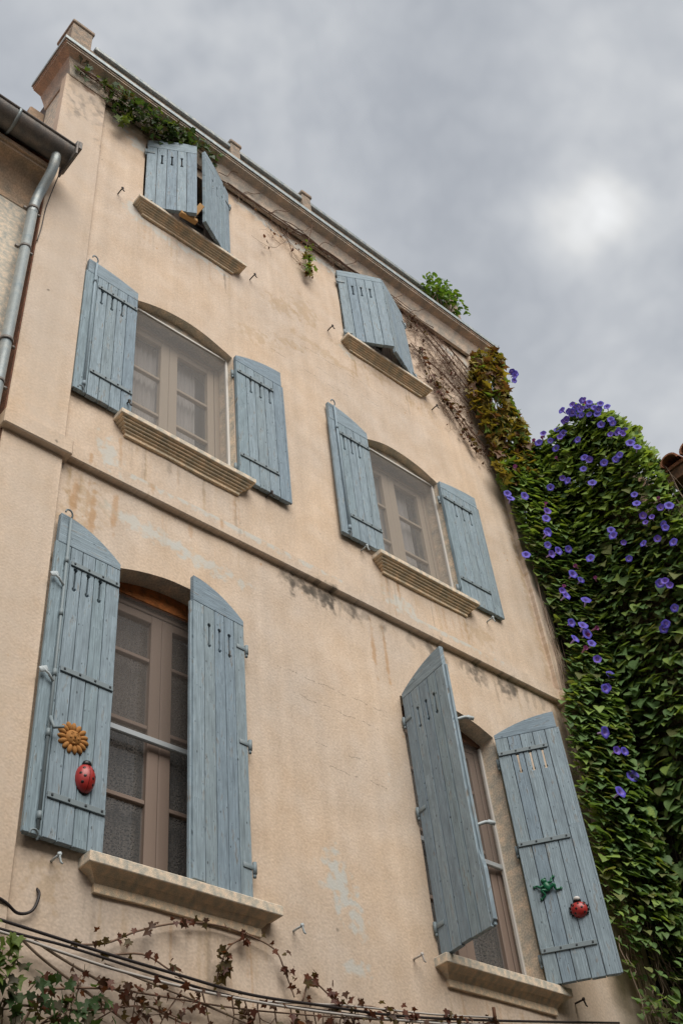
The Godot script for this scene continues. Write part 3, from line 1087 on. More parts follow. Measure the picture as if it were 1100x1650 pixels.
func make_shutter(label: String, side: String, xh: float, zh: float, deg: float, w: float, yb: float, yh: float, yf: float, head: float, slot: Array, straps: Array, tone: String, rod := 0) -> Node3D:
	var a := deg_to_rad(deg)
	var sx := 1.0 if side == "L" else -1.0
	var turn := -a if side == "L" else a
	var n := Vector3(0, 0, 1).rotated(Vector3.UP, turn)
	var T := .034
	var at := Vector3(xh, yb, zh)
	if n.z < 0.2:                       # measured on the inner face
		at += n * T
	# tongues between the boards: what shows in the joints
	var cuts := [0.0]
	var shares := [.205, .195, .20, .195, .205]
	var acc := 0.0
	for s in shares:
		acc += s * rng.randf_range(.96, 1.04)
		cuts.append(acc)
	for k in cuts.size():
		cuts[k] = cuts[k] / acc * w
	var g := Geo.new()
	var H := head - yb
	for k in range(1, 5):
		bar(g, sx * (cuts[k] - .006), sx * (cuts[k] + .006), .006, H - .004, -.023, -.013)
	var sh := put("shutter", g, M.strap_dark, house, false, false)
	sh.transform = Transform3D(Basis(Vector3.UP, turn), at - house.position)
	if label:
		sh.set_meta("label", label)
	var mats: Array = [M["blue_wood"], M["blue_wood"], M["blue_wood_pale"], M["blue_wood_deep"], M["blue_wood_grey"], M["blue_wood_green"]]
	for k in 5:
		g = Geo.new()
		var x0: float = cuts[k] + (.0022 if k else 0.0)
		var x1: float = cuts[k + 1] - (.0022 if k < 4 else 0.0)
		var y0 := rng.randf_range(-.003, .004)
		var uvo := Vector2(rng.randf() * 5.0, rng.randf() * 5.0)
		if k in [1, 2, 3] and slot.size() == 2:
			var xc := (x0 + x1) / 2 + rng.randf_range(-.004, .004)
			var r := .0125
			var hw := .0058
			var st: float = slot[0] - yb
			var sb: float = slot[1] - yb
			for lr in [-1.0, 1.0]:
				var p := PackedVector2Array()
				p.append(Vector2(x0 if lr < 0 else x1, y0))
				p.append(Vector2(xc, y0))
				p.append(Vector2(xc, sb - r))
				var open := asin(hw / r)
				for j in 6:
					var w0 := -PI / 2 + (PI - open) * j / 5.0
					if j:
						p.append(Vector2(xc + lr * r * cos(w0), sb + r * sin(w0)))
				for j in 6:
					var w0 := -PI / 2 + open + (PI - open) * j / 5.0
					if j < 5:
						p.append(Vector2(xc + lr * r * cos(w0), st + r * sin(w0)))
				p.append(Vector2(xc, st + r))
				p.append(Vector2(xc, H))
				p.append(Vector2(x0 if lr < 0 else x1, H))
				for j in p.size():
					p[j].x *= sx
				ext(g, p, -T, 0.0, .003, sx * xc, uvo)
		else:
			var p := PackedVector2Array([Vector2(sx * x0, y0), Vector2(sx * x1, y0 + rng.randf_range(-.003, .003)), Vector2(sx * x1, H), Vector2(sx * x0, H)])
			ext(g, p, -T, 0.0, .0032, -INF, uvo)
			if k == 4 and head < 10.0:   # the rebate on the meeting edge
				bar(g, sx * (w + .0005), sx * (w + .014), 0.002, H, -T, -T * .45, .001)
		put("board", g, mats[rng.randi() % 6], sh, false, false)
	# head board, cut to the arch
	g = Geo.new()
	var p := PackedVector2Array([Vector2(0, H + .0015), Vector2(sx * w, H + .0015)])
	for j in 9:
		var u := 1.0 - j / 8.0
		p.append(Vector2(sx * w * u, lerpf(yh, yf, 1.0 - (1.0 - u) * (1.0 - u)) - yb + (0.02 if yf - yh < .06 else 0.0) * sin(u * PI)))
	ext(g, p, -T, 0.0, .002, -INF, Vector2(rng.randf() * 5, rng.randf() * 5), true)
	put("head_board", g, M[tone], sh, false, false)
	# iron straps with their nails, on the inner face
	for y in straps:
		g = Geo.new()
		bar(g, sx * .004, sx * (cuts[4] - .004 if straps.size() > 0 else w), y - yb - .016, y - yb + .016, -T - .010, -T - .0005, .0025)
		var st := put("strap", g, M.strap_blue, sh, false, false)
		g = Geo.new()
		for k in 4:
			box(g, Vector3(sx * cuts[4] * (.08 + k * .28), y - yb + .002, -T - .012), Vector3(.012, .012, .006), .002)
		put("nail_heads", g, M.strap_dark, st, false, false)
		st.get_child(0).set_meta("kind", "stuff")
	# knuckles of the hinges
	for f in [.10, .52, .90]:
		if straps.size() < 3 and f == .52 and head > 7.0:
			continue
		g = Geo.new()
		var y: float = H * f
		tube(g, [Vector3(-sx * .012, y - .035, .004), Vector3(-sx * .012, y + .03, .004)], .012, .012, 8)
		tube(g, [Vector3(-sx * .012, y - .055, .002), Vector3(-sx * .012, y - .036, .002)], .009, .009, 8)
		box(g, Vector3(sx * .03, y, .003), Vector3(.075, .028, .006), .001)
		put("hinge", g, M.strap_blue, sh, true, false)
	if rod:
		g = Geo.new()
		var xr: float = sx * (w - .055)
		var z := -T - .014
		tube(g, [Vector3(xr, .02, z), Vector3(xr, yf - yb - .03, z)], .0085, .0085, 8)
		for f in [.05, .30, .50, .72, .93]:
			if rod == 1 or f < .1 or f > .9:
				tube(g, [Vector3(xr, H * f - .02, z), Vector3(xr, H * f + .02, z)], .013, .012, 8)
		bolt_hook(g, Vector3(xr, -.035, z), -1)
		bolt_hook(g, Vector3(xr, yf - yb - .03, z), -1)
		put("espagnolette_rod", g, M.strap_blue if rod == 1 else M.blue_wood, sh, true, false)
		if rod == 1:
			for y in [1.46, .83]:
				g = Geo.new()
				tube(g, [Vector3(xr, y, z), Vector3(xr + sx * .04, y + .03, z - .012), Vector3(xr + sx * .085, y + .055, z - .01)], .008, .007, 6)
				box(g, Vector3(xr + sx * .07, y + .045, z - .012), Vector3(.05, .03, .008), .002, Basis(Vector3(0, 0, 1), -sx * .55 + (0.0 if sx > 0 else 0.0)))
				put("rod_arm", g, M.pale_paint, sh, true, false)
			g = Geo.new()
			tube(g, [Vector3(xr, .62, z - .005), Vector3(xr - sx * .01, .55, z - .03), Vector3(xr - sx * .06, .57, z - .035)], .010, .009, 8)
			put("rod_handle", g, M.strap_blue, sh, true, false)
	return sh


var sun_shutter: Node3D
var frog_shutter: Node3D


func build_shutters() -> void:
	var sb := [5.79, 5.653]
	var bs := [5.824, 5.108, 4.386]
	sun_shutter = make_shutter("wide-open shutter that carries a clay sun and a red ladybird", "L", 2.557, .05, 178, .415, 4.17, 5.99, 6.165, 5.945, sb, bs, "blue_wood", 1)
	make_shutter("half-closed shutter right of the clay sun, plank face outwards", "R", 3.457, .045, 5, .405, 4.17, 5.985, 6.14, 5.945, [5.81, 5.66], [], "blue_wood_deep")
	var out := make_shutter("shutter swung straight out, opposite the one with the frog", "L", 4.87, .035, 97.3, .45, 4.167, 5.99, 6.10, 5.95, sb, [], "blue_wood")
	for y in [1.43, .68]:
		var g := Geo.new()
		tube(g, [Vector3(.40, y - .03, -.034), Vector3(.405, y - .025, -.09), Vector3(.42, y - .005, -.14), Vector3(.43, y, -.205)], .009, .012, 8)
		box(g, Vector3(.425, y, -.185), Vector3(.012, .032, .05), .004)
		put("rod_arm", g, M.pale_paint, out, true, false)
	var g := Geo.new()
	ext(g, PackedVector2Array([Vector2(.4505, .004), Vector2(.476, .03), Vector2(.476, .33), Vector2(.470, .375), Vector2(.4505, .46)]), -.034, -.004, .003, -INF, Vector2(.3, .7))
	put("edge_strip", g, M.blue_wood, out, false, false)
	frog_shutter = make_shutter("half-open shutter that carries a green frog and a round ladybird", "R", 5.757, .044, 125.1, .455, 4.168, 5.98, 6.08, 5.945, sb, [5.815, 5.108, 4.38], "blue_wood_deep")
	var sm := [8.47, 8.33]
	var ms := [8.498, 7.54]
	make_shutter("", "L", 2.566, .045, 179.2, .43, 7.297, 8.715, 8.775, 8.62, sm, ms, "blue_wood", 2)
	make_shutter("", "R", 3.48, .045, 179.2, .455, 7.297, 8.685, 8.80, 8.62, sm, ms, "blue_wood_deep")
	make_shutter("", "L", 4.876, .055, 180.6, .425, 7.297, 8.68, 8.805, 8.60, [8.445, 8.30], [8.475, 7.525], "blue_wood", 2)
	make_shutter("", "R", 5.768, .04, 179.8, .475, 7.296, 8.655, 8.715, 8.58, [8.44, 8.30], [8.465, 7.52], "blue_wood_pale")
	make_shutter("", "L", 2.576, .028, 29.0, .440, 10.004, 11.125, 11.150, 11.012, [10.88, 10.75], [], "blue_wood_pale")
	make_shutter("", "R", 3.48, .028, 25.5, .462, 10.004, 11.16, 11.205, 11.05, [10.90, 10.77], [], "blue_wood_pale")
	make_shutter("", "L", 4.835, .03, 26.7, .467, 10.004, 11.15, 11.125, 11.055, [10.90, 10.77], [], "blue_wood_pale")
	make_shutter("", "R", 5.73, .05, 20.5, .452, 10.004, 11.12, 11.19, 11.055, [], [], "blue_wood_pale")


# ---------------------------------------------------------------- windows
func sash_window(h: Array, mat: Material, z: float, bars: Array, top: float, cloth: String, label := "") -> MeshInstance3D:
	# fixed frame, two leaves with glazing bars, a pane in every light, cloth behind
	var xl: float = h[0]
	var xr: float = h[1]
	var yb: float = h[2]
	var xm := (xl + xr) / 2 - .01
	var g := Geo.new()
	bar(g, xl, xl + .045, yb, top, z - .03, z + .03, .004)
	bar(g, xr - .045, xr, yb, top, z - .03, z + .03, .004)
	bar(g, xl + .045, xr - .045, top - .04, top, z - .028, z + .028, .004)
	bar(g, xl + .045, xr - .045, yb, yb + .04, z - .028, z + .034, .004)
	var win := put("window", g, mat, house)
	if label:
		win.set_meta("label", label)
	for s in [[xl + .047, xm - .001], [xm + .001, xr - .047]]:
		g = Geo.new()
		var a: float = s[0]
		var b: float = s[1]
		var y0 := yb + .042
		var y1 := top - .042
		var wl := .075 if s[0] > xm else .062
		var wr := .075 if s[0] < xm else .062
		bar(g, a, a + wl, y0, y1, z - .022, z + .024, .005)
		bar(g, b - wr, b, y0, y1, z - .022, z + .024, .005)
		bar(g, a + wl, b - wr, y0, y0 + .07, z - .02, z + .022, .005)
		bar(g, a + wl, b - wr, y1 - .06, y1, z - .02, z + .022, .005)
		put("sash", g, mat, win)
		var ys := [y0 + .07]
		for y in bars:
			g = Geo.new()
			bar(g, a + wl, b - wr, y - .014, y + .014, z - .016, z + .016, .004)
			put("glazing_bar", g, mat, win)
			ys.append_array([y - .014, y + .014])
		ys.append(y1 - .06)
		for k in range(0, ys.size(), 2):
			g = Geo.new()
			var ya: float = ys[k]
			var yc: float = ys[k + 1]
			g.quad(Vector3(a + wl, ya, z - .004), Vector3(b - wr, ya, z - .004), Vector3(b - wr, yc, z - .004), Vector3(a + wl, yc, z - .004))
			put("pane", g, M.glass, win)
	# gathered cloth
	var spans := [[xl + .05, xr - .05]] if cloth == "lace" else [[xl + .05, xm + .0], [xm + .0, xr - .16]]
	for s in spans:
		g = Geo.new()
		var n := 60
		for k in n:
			var q := []
			for kk in [k, k + 1]:
				var u: float = float(kk) / n
				var x := lerpf(s[0], s[1], u)
				q.append(Vector3(x, 0, z - .07 + .012 * sin(u * 55.0) + .006 * sin(u * 131.0)))
			var lo := Vector3(0, yb + .05, 0)
			var hi := Vector3(0, top - .05, 0)
			g.quad(q[0] + lo, q[1] + lo, q[1] + hi, q[0] + hi, Vector2(q[0].x, yb), Vector2(q[1].x, yb), Vector2(q[1].x, top), Vector2(q[0].x, top))
		put("curtain" if cloth != "lace" else "lace_curtain", g, M[cloth], win, cloth != "lace")
	return win


func build_windows() -> void:
	for i in 2:
		var h: Array = HOLES[i]
		var win := sash_window(h, M.brown_wood, -.20, [4.675, 5.14, 5.60], 5.975, "lace", ["brown casement behind lace, between the clay sun and the half-closed shutter", "brown casement partly hidden behind the shutter swung straight out"][i])
		# boarded arch above the frame
		var g := Geo.new()
		var p := PackedVector2Array([Vector2(h[0], 5.975), Vector2(h[1], 5.975)])
		for k in 13:
			var x := lerpf(h[1], h[0], k / 12.0)
			p.append(Vector2(x, arch_y(h, x) - .001))
		ext(g, p, -.16, -.135, 0.0)
		put("arch_board", g, M.rust_board if i == 0 else M.brown_board, win)
		# roller screen, half down, with its alloy bar and guides
		g = Geo.new()
		bar(g, h[0] + .002, h[0] + .022, 4.17, 5.97, -.15, -.125, .003)
		put("screen_guide", g, M.white_frame if i else M.brown_wood, win)
		g = Geo.new()
		bar(g, h[1] - .022, h[1] - .002, 4.17, 5.97, -.15, -.125, .003)
		put("screen_guide", g, M.white_frame if i else M.brown_wood, win)
		g = Geo.new()
		bar(g, h[0] + .022, h[1] - .022, 5.012, 5.052, -.152, -.128, .006)
		put("screen_bar", g, M.grey_frame, win)
		g = Geo.new()
		g.quad(Vector3(h[0] + .02, 5.04, -.14), Vector3(h[1] - .02, 5.04, -.14), Vector3(h[1] - .02, 5.972, -.14), Vector3(h[0] + .02, 5.972, -.14))
		put("insect_screen", g, M.gauze_fine, win)
	for i in 2:
		var h: Array = HOLES[2 + i]
		var top := 8.70 if i == 0 else 8.685
		var win := sash_window(h, M.taupe_wood, -.20, [7.785, 8.195], top - .01, "curtain", ["taupe casement behind an insect screen, above the clay sun", "taupe casement behind an insect screen, above the green frog"][i])
		var g := Geo.new()
		var p := PackedVector2Array([Vector2(h[0], top), Vector2(h[1], top)])
		for k in 13:
			var x := lerpf(h[1], h[0], k / 12.0)
			if arch_y(h, x) > top + .002:
				p.append(Vector2(x, arch_y(h, x) - .001))
		ext(g, p, -.10, -.075, 0.0)
		put("arch_infill", g, M.tympanum, win)
		g = Geo.new()
		bar(g, h[0] + .002, h[0] + .024, 7.295, top, -.075, -.05, .003)
		bar(g, h[1] - .024, h[1] - .002, 7.295, top, -.075, -.05, .003)
		bar(g, h[0] + .024, h[1] - .024, top - .02, top, -.074, -.051, .003)
		bar(g, h[0] + .024, h[1] - .024, 7.295, 7.315, -.074, -.051, .003)
		put("screen_frame", g, M.white_frame, win)
		g = Geo.new()
		g.quad(Vector3(h[0] + .02, 7.31, -.062), Vector3(h[1] - .02, 7.31, -.062), Vector3(h[1] - .02, top - .01, -.062), Vector3(h[0] + .02, top - .01, -.062))
		put("insect_screen", g, M.gauze, win)
	for i in 2:
		sash_window(HOLES[4 + i], M.brown_wood, -.22, [10.4, 10.75], 11.09, "lace")
	# the wedge between the top left pair
	var g := Geo.new()
	box(g, Vector3(2.985, 10.11, .20), Vector3(.05, .20, .035), .004, Basis(Vector3(0, 0, 1), -.35) * Basis(Vector3(1, 0, 0), .3))
	box(g, Vector3(2.93, 10.01, .16), Vector3(.17, .04, .045), .004, Basis(Vector3(0, 0, 1), .15))
	tag(put("wooden_prop", g, M.buff_wood), "raw wooden prop wedged between the topmost pair of shutters by the ivy", "wooden prop")


# ---------------------------------------------------------------- ornaments
func build_ornaments() -> void:
	# clay sun on the first shutter
	var z := sun_shutter.global_position.z + .03
	z = .052
	var o := thing("clay_sun", "ochre clay sun face with petal rays, hung above a red ladybird", "wall ornament", Vector3(2.342, 4.73, z))
	var g := Geo.new()
	lathe_z(g, [Vector2(0, .030), Vector2(.016, .029), Vector2(.032, .024), Vector2(.043, .014), Vector2(.047, .004), Vector2(.048, 0)], 24)
	ball(g, Vector3(0, -.002, .030), Vector3(.0055, .012, .010), Basis.IDENTITY, 6, 8)
	for s in [-1.0, 1.0]:
		ball(g, Vector3(s * .015, .011, .026), Vector3(.008, .0042, .005), Basis.IDENTITY, 6, 8)
		ball(g, Vector3(s * .019, -.008, .024), Vector3(.010, .009, .007), Basis.IDENTITY, 6, 8)
		tube(g, curve([Vector3(s * .006, .018, .028), Vector3(s * .015, .022, .027), Vector3(s * .026, .017, .022)], 3), .0024, .0015, 6)
	ball(g, Vector3(0, -.0175, .0275), Vector3(.011, .0028, .004), Basis.IDENTITY, 6, 8)
	ball(g, Vector3(0, -.0225, .0265), Vector3(.008, .0030, .004), Basis.IDENTITY, 6, 8)
	ball(g, Vector3(0, -.034, .021), Vector3(.010, .008, .006), Basis.IDENTITY, 6, 8)
	put("face", g, M.clay_gold, o, true, false)
	g = Geo.new()
	ball(g, Vector3(0, .062, .008), Vector3(.0138, .026, .013), Basis.IDENTITY, 8, 10)
	var rm := g.mesh(true)
	for k in 15:
		var ray := hang("ray", rm, M.clay_gold, o, false)
		ray.rotation.z = TAU * k / 15.0
		ray.scale = Vector3.ONE * (1.0 + .04 * (k % 2))
	# ladybird under the sun: long body, seen from below
	o = thing("red_ladybird", "oval red ladybird ornament hung below the clay sun", "wall ornament", Vector3(2.426, 4.53, z))
	for s in [-1.0, 1.0]:
		g = Geo.new()
		for i in 10:
			for k in 10:
				var q := []
				for pr in [[i, k], [i + 1, k], [i + 1, k + 1], [i, k + 1]]:
					var th: float = PI * pr[0] / 10.0
					var ph: float = PI / 2 * pr[1] / 10.0
					q.append(Vector3(s * (.0012 + sin(th) * sin(ph) * .052), cos(th) * .078, .006 + sin(th) * cos(ph) * .048))
				if s > 0:
					g.quad(q[0], q[1], q[2], q[3])
				else:
					g.quad(q[3], q[2], q[1], q[0])
		put("wing_case", g, M.glaze_red, o, true, false)
	g = Geo.new()
	ball(g, Vector3(0, .074, .018), Vector3(.026, .022, .020))
	put("head", g, M.glaze_black, o, true, false)
	g = Geo.new()
	ball(g, Vector3(0, -.006, .004), Vector3(.0505, .082, .012))
	put("underside", g, M.glaze_black, o, true, false)
	for p in [[-.6, .5], [-.9, .1], [-.45, -.1], [.6, .5], [.85, .1], [.45, -.15], [-.7, -.5], [.7, -.5]]:
		g = Geo.new()
		var ph: float = p[0]
		var th := acos(p[1])
		var c := Vector3(sin(th) * sin(ph) * .052, cos(th) * .078, .006 + sin(th) * cos(ph) * .048)
		var nn := Vector3(c.x / .0027, c.y / .0061, (c.z - .006) / .0023).normalized()
		ball(g, c, Vector3(.008, .008, .002), Basis(Quaternion(Vector3(0, 0, 1), nn)), 6, 10)
		put("spot", g, M.glaze_black, o, true, false)
	# the pair on the far shutter: local axes of its inner face
	var fb: Transform3D = frog_shutter.global_transform
	var inner := func(u: float, y: float) -> Transform3D:
		var b: Basis = fb.basis * Basis(Vector3.UP, PI)
		return Transform3D(b, fb * Vector3(-u, y - fb.origin.y, -.0345))
	o = thing("round_ladybird", "round red ladybird ornament with a white face, beside the green frog", "wall ornament")
	o.transform = inner.call(.300, 4.605)
	g = Geo.new()
	ball(g, Vector3(0, -.006, .004), Vector3(.055, .052, .040), Basis.IDENTITY, 10, 20)
	put("body", g, M.glaze_red, o, true, false)
	g = Geo.new()
	ball(g, Vector3(0, .049, .014), Vector3(.026, .020, .020))
	put("head", g, M.glaze_black, o, true, false)
	g = Geo.new()
	ball(g, Vector3(0, .060, .019), Vector3(.022, .017, .018))
	put("face", g, M.glaze_white, o, true, false)
	for k in 8:
		g = Geo.new()
		var w: float = [-.55, -.1, .35, .8, PI - .8, PI - .35, PI + .1, PI + .55][k]
		ball(g, Vector3(cos(w) * .056, sin(w) * .052 - .006, .007), Vector3(.010, .010, .009), Basis.IDENTITY, 6, 8)
		put("leg", g, M.glaze_black, o, true, false)
	for p in [[-.018, -.010, .9], [.018, -.006, .9], [0, .024, .8], [-.034, .016, .6], [.034, .016, .6], [-.03, -.036, .6], [.03, -.036, .6]]:
		g = Geo.new()
		var c := Vector3(p[0], p[1], 0)
		c.z = .004 + .040 * sqrt(maxf(0, 1 - pow(p[0] / .055, 2) - pow((p[1] + .006) / .052, 2)))
		var nn := Vector3(c.x / .003, (c.y + .006) / .0027, (c.z - .004) / .0016).normalized()
		ball(g, c, Vector3(.008, .008, .002), Basis(Quaternion(Vector3(0, 0, 1), nn)), 6, 10)
		put("spot", g, M.glaze_black, o, true, false)
	o = thing("green_frog", "small glossy green frog ornament climbing the half-open shutter", "wall ornament")
	o.transform = inner.call(.132, 4.785)
	g = Geo.new()
	var fr := Basis(Vector3(0, 0, 1), .35)
	ball(g, Vector3(-.002, 0, .016), Vector3(.024, .036, .018), fr, 10, 14)
	ball(g, Vector3(-.014, .036, .020), Vector3(.021, .019, .015), fr, 8, 12)
	for s in [-1.0, 1.0]:
		ball(g, Vector3(-.014, .046, .028) + fr * Vector3(s * .013, 0, 0), Vector3(.0065, .0065, .0065), fr, 6, 8)
		tube(g, curve([fr * Vector3(s * .016, .018, .016), fr * Vector3(s * .042, .012, .022), fr * Vector3(s * .052, .034, .010), fr * Vector3(s * .064, .040, .006)], 4), .0085, .0055, 8)
		tube(g, curve([fr * Vector3(s * .014, -.022, .014), fr * Vector3(s * .046, -.012, .024), fr * Vector3(s * .040, -.042, .012), fr * Vector3(s * .066, -.052, .006)], 4), .0115, .006, 8)
		for e in [Vector3(s * .064, .040, .006), Vector3(s * .066, -.052, .006)]:
			for k in 3:
				var w := (k - 1) * .6 + (0.0 if s > 0 else PI)
				tube(g, [fr * e, fr * (e + Vector3(cos(w) * .016, sin(w) * .014, 0))], .004, .0045, 6)
	put("body", g, M.glaze_green, o, true, false)


# ---------------------------------------------------------------- cables
func build_cables() -> void:
	var runs := [
		["black_cable", "uppermost thick black cable sagging along the wall under the sills", "black_cable", .007, [[1.2, 3.80, .08], [2.07, 3.735, .085], [2.55, 3.705, .08], [2.95, 3.685, .08], [3.37, 3.67, .08], [3.84, 3.70, .08], [4.36, 3.74, .08], [5.11, 3.845, .07], [6.4, 4.05, .06]]],
		["black_cable", "second thick black cable, just under the uppermost one", "black_cable", .006, [[1.2, 3.75, .07], [2.07, 3.705, .07], [2.4, 3.69, .085], [2.95, 3.662, .065], [3.37, 3.648, .07], [3.84, 3.68, .07], [4.36, 3.725, .07], [5.11, 3.825, .06], [6.4, 4.02, .06]]],
		["grey_cable", "pale grey cable crossing below the black cables", "grey_cable", .0065, [[1.2, 3.72, .09], [2.07, 3.68, .095], [2.36, 3.655, .095], [2.68, 3.635, .09], [3.18, 3.63, .09], [3.83, 3.663, .09], [4.63, 3.745, .085], [5.11, 3.815, .08], [6.4, 4.0, .06]]],
		["grey_cable", "thin pale cable running from the iron peg at the right", "grey_cable", .005, [[3.45, 3.66, .05], [4.0, 3.735, .06], [4.65, 3.80, .07], [5.12, 3.86, .08], [5.15, 3.875, .03]]],
		["grey_cable", "buff cable slanting down steeply from the bundle at the left", "stem_grey", .006, [[2.15, 3.71, .06], [2.3, 3.63, .05], [2.49, 3.55, .045], [2.71, 3.46, .04], [2.95, 3.36, .04]]],
		["grey_cable", "buff cable slanting down to the middle of the wall", "stem_grey", .006, [[2.25, 3.70, .05], [2.39, 3.65, .05], [2.64, 3.58, .045], [3.04, 3.49, .04], [3.4, 3.40, .04]]],
		["grey_cable", "buff cable slanting below the pale grey cable", "stem_grey", .005, [[2.6, 3.67, .05], [2.73, 3.65, .05], [3.14, 3.59, .05], [3.39, 3.55, .045], [3.9, 3.46, .04]]],
		["black_cable", "short black cable end hooked from the wall beside the lowest shutter", "black_cable", .007, [[1.9, 3.87, .06], [2.08, 3.84, .05], [2.17, 3.81, .03], [2.24, 3.84, .025], [2.268, 3.92, .02], [2.262, 3.965, -.01]]],
	]
	for r in runs:
		var pts := []
		for p in r[4]:
			pts.append(Vector3(p[0], p[1], p[2]))
		var g := Geo.new()
		tube(g, curve(pts, 6), r[3], r[3], 8)
		tag(put(r[0], g, M[r[2]], null, true), r[1], "cable", "cables strung along the wall under the sills")
	var g := Geo.new()
	tube(g, [Vector3(5.15, 3.845, -.02), Vector3(5.15, 3.85, .085)], .009, .009, 6)
	tube(g, [Vector3(5.15, 3.835, .082), Vector3(5.152, 3.92, .084)], .010, .010, 6)
	tag(put("iron_peg", g, M.rusty, null, true), "rusty iron peg holding the thin pale cable", "peg")


# ---------------------------------------------------------------- plants
var heart_mesh: Mesh
var lobed_mesh: Mesh
var small_mesh: Mesh
var flower_mesh: Array = []


func leaf_shape(out: Array, mid: Array, fold: float, droop: float) -> Mesh:
	# half an outline, mirrored about the midrib along +y; z lifts towards the rim
	var g := Geo.new()
	var Z := func(p: Vector2) -> Vector3:
		return Vector3(p.x, p.y, absf(p.x) * fold - p.y * p.y * droop - absf(p.x) * absf(p.x) * fold)
	for s in [-1.0, 1.0]:
		for i in out.size() - 1:
			var a: Vector2 = out[i] * Vector2(s, 1)
			var b: Vector2 = out[i + 1] * Vector2(s, 1)
			var m: Vector2 = mid[mini(i * mid.size() / (out.size() - 1), mid.size() - 1)]
			if s > 0:
				g.tri(Z.call(m), Z.call(a), Z.call(b))
			else:
				g.tri(Z.call(m), Z.call(b), Z.call(a))
		for i in mid.size() - 1:
			# close the gap between the fans
			var k := 0
			while k < out.size() - 2 and mini((k + 1) * mid.size() / (out.size() - 1), mid.size() - 1) <= i:
				k += 1
			var p: Vector2 = out[k + 1] * Vector2(s, 1) if k + 1 < out.size() else out[-1]
			p = out[k + 1 if mini(k * mid.size() / (out.size() - 1), mid.size() - 1) <= i else k] * Vector2(s, 1)
			if s > 0:
				g.tri(Z.call(mid[i]), Z.call(p), Z.call(mid[i + 1]))
			else:
				g.tri(Z.call(mid[i]), Z.call(mid[i + 1]), Z.call(p))
	for k in g.v.size():
		g.t[k] = Vector2(g.v[k].x / 1.2 + .5, (g.v[k].y + .2) / 1.25)
	return g.mesh(true)


func make_flower(col: Color, throat: Color, open: float) -> Mesh:
	var g := Geo.new()
	var rings := [[.06, -.75], [.10, -.25], [.22, .0], [.38, .06], [.5, .04 + (1 - open) * .25]]
	var n := 15
	for i in rings.size() - 1:
		for k in n:
			for t in 2:
				var q := [[i, k], [i, k + 1], [i + 1, k + 1]] if t == 0 else [[i, k], [i + 1, k + 1], [i + 1, k]]
				var v := []
				for pr in q:
					var w: float = TAU * pr[1] / n
					var r: float = rings[pr[0]][0] * (open if pr[0] > 1 else 1.0)
					if pr[0] == 4:
						r *= 1.0 + .07 * cos(w * 5.0)
					v.append(Vector3(cos(w) * r, sin(w) * r, rings[pr[0]][1]))
				g.tri(v[0], v[1], v[2])
				for pr in [q[0], q[2], q[1]]:
					var f: float = [0.0, 0.3, 0.8, 1.0, 1.0][pr[0]]
					var star := .5 + .5 * cos(TAU * pr[1] / n * 5.0)
					g.c.append(throat.lerp(col, f).lerp(Color(.30, .07, .42), .25 * star * (1.0 if pr[0] > 1 else 0.0)))
	return g.mesh(true)


func in_frame(p: Vector3) -> float:
	# how many pixels a metre takes at that point, nought outside the picture
	var c := cam.global_transform.affine_inverse() * p
	if c.z > -0.1:
		return 0.0
	var f := 1.0 / tan(deg_to_rad(cam.fov) / 2)
	if absf(c.y / -c.z * f) > 1.02 or absf(c.x / -c.z * f) > 1.02 * 2 / 3.0:
		return 0.0
	return f * 512.0 / -c.z


func plant(called: String, label: String, at: Vector3, leaves: Array, mesh: Mesh, tones: String, most := 300) -> Node3D:
	# leaves: [transform, layer, tone 0-3]; the largest in view are pieces of their own, the rest one mass
	var o := thing(called, label, "climbing plant", at)
	var ranked := []
	for l in leaves:
		var t: Transform3D = l[0]
		var s := in_frame(t.origin) * t.basis.y.length() * (1.0 if l[1] == 0 else 0.35)
		ranked.append([s, l])
	ranked.sort_custom(func(a, b): return a[0] > b[0])
	var rest := []
	for k in ranked.size():
		var l: Array = ranked[k][1]
		if k < most and ranked[k][0] > 4.0:
			var m := hang("leaf", mesh, M["%s_%d" % [tones, l[2]]], o, false)
			m.transform = Transform3D(l[0].basis, l[0].origin - at)
		else:
			rest.append(l)
	if rest.size():
		var mm := MultiMesh.new()
		mm.transform_format = MultiMesh.TRANSFORM_3D
		mm.use_colors = true
		mm.mesh = mesh
		mm.instance_count = rest.size()
		for k in rest.size():
			mm.set_instance_transform(k, Transform3D(rest[k][0].basis, rest[k][0].origin - at))
			var c: Color = (M["%s_%d" % [tones, rest[k][2]]] as StandardMaterial3D).albedo_color.srgb_to_linear()
			mm.set_instance_color(k, c * rng.randf_range(.8, 1.2))
		var mi := MultiMeshInstance3D.new()
		mi.name = "leaves"
		mi.multimesh = mm
		mi.material_override = M.leaf_any
		mi.set_meta("kind", "stuff")
		o.add_child(mi, true)
	return o


func leaf_at(p: Vector3, out: Vector3, size: float, up := .75, spread := .3, layer := 0, tone := -1) -> Array:
	var n := (out * .66 + Vector3.UP * up + Vector3(rng.randfn(), rng.randfn(), rng.randfn()) * spread).normalized()
	var t := (Vector3.DOWN * .9 + out * .5 + Vector3(rng.randfn(), rng.randfn() * .3, rng.randfn()) * .45)
	t = (t - n * t.dot(n)).normalized()
	var b := Basis(t.cross(n), t, n)
	if tone < 0:
		tone = [0, 0, 1, 1, 2, 3][rng.randi() % 6]
	return [Transform3D(b * Basis.from_scale(Vector3(rng.randf_range(.75, 1.12), 1.0, rng.randf_range(.3, 1.5)) * size), p), layer, tone]


func lut(tab: Array, y: float, col: int) -> float:
	for i in tab.size() - 1:
		if y <= tab[i][0] and y >= tab[i + 1][0]:
			return lerpf(tab[i][col], tab[i + 1][col], (tab[i][0] - y) / (tab[i][0] - tab[i + 1][0]))
	return tab[0][col] if y > tab[0][0] else tab[-1][col]


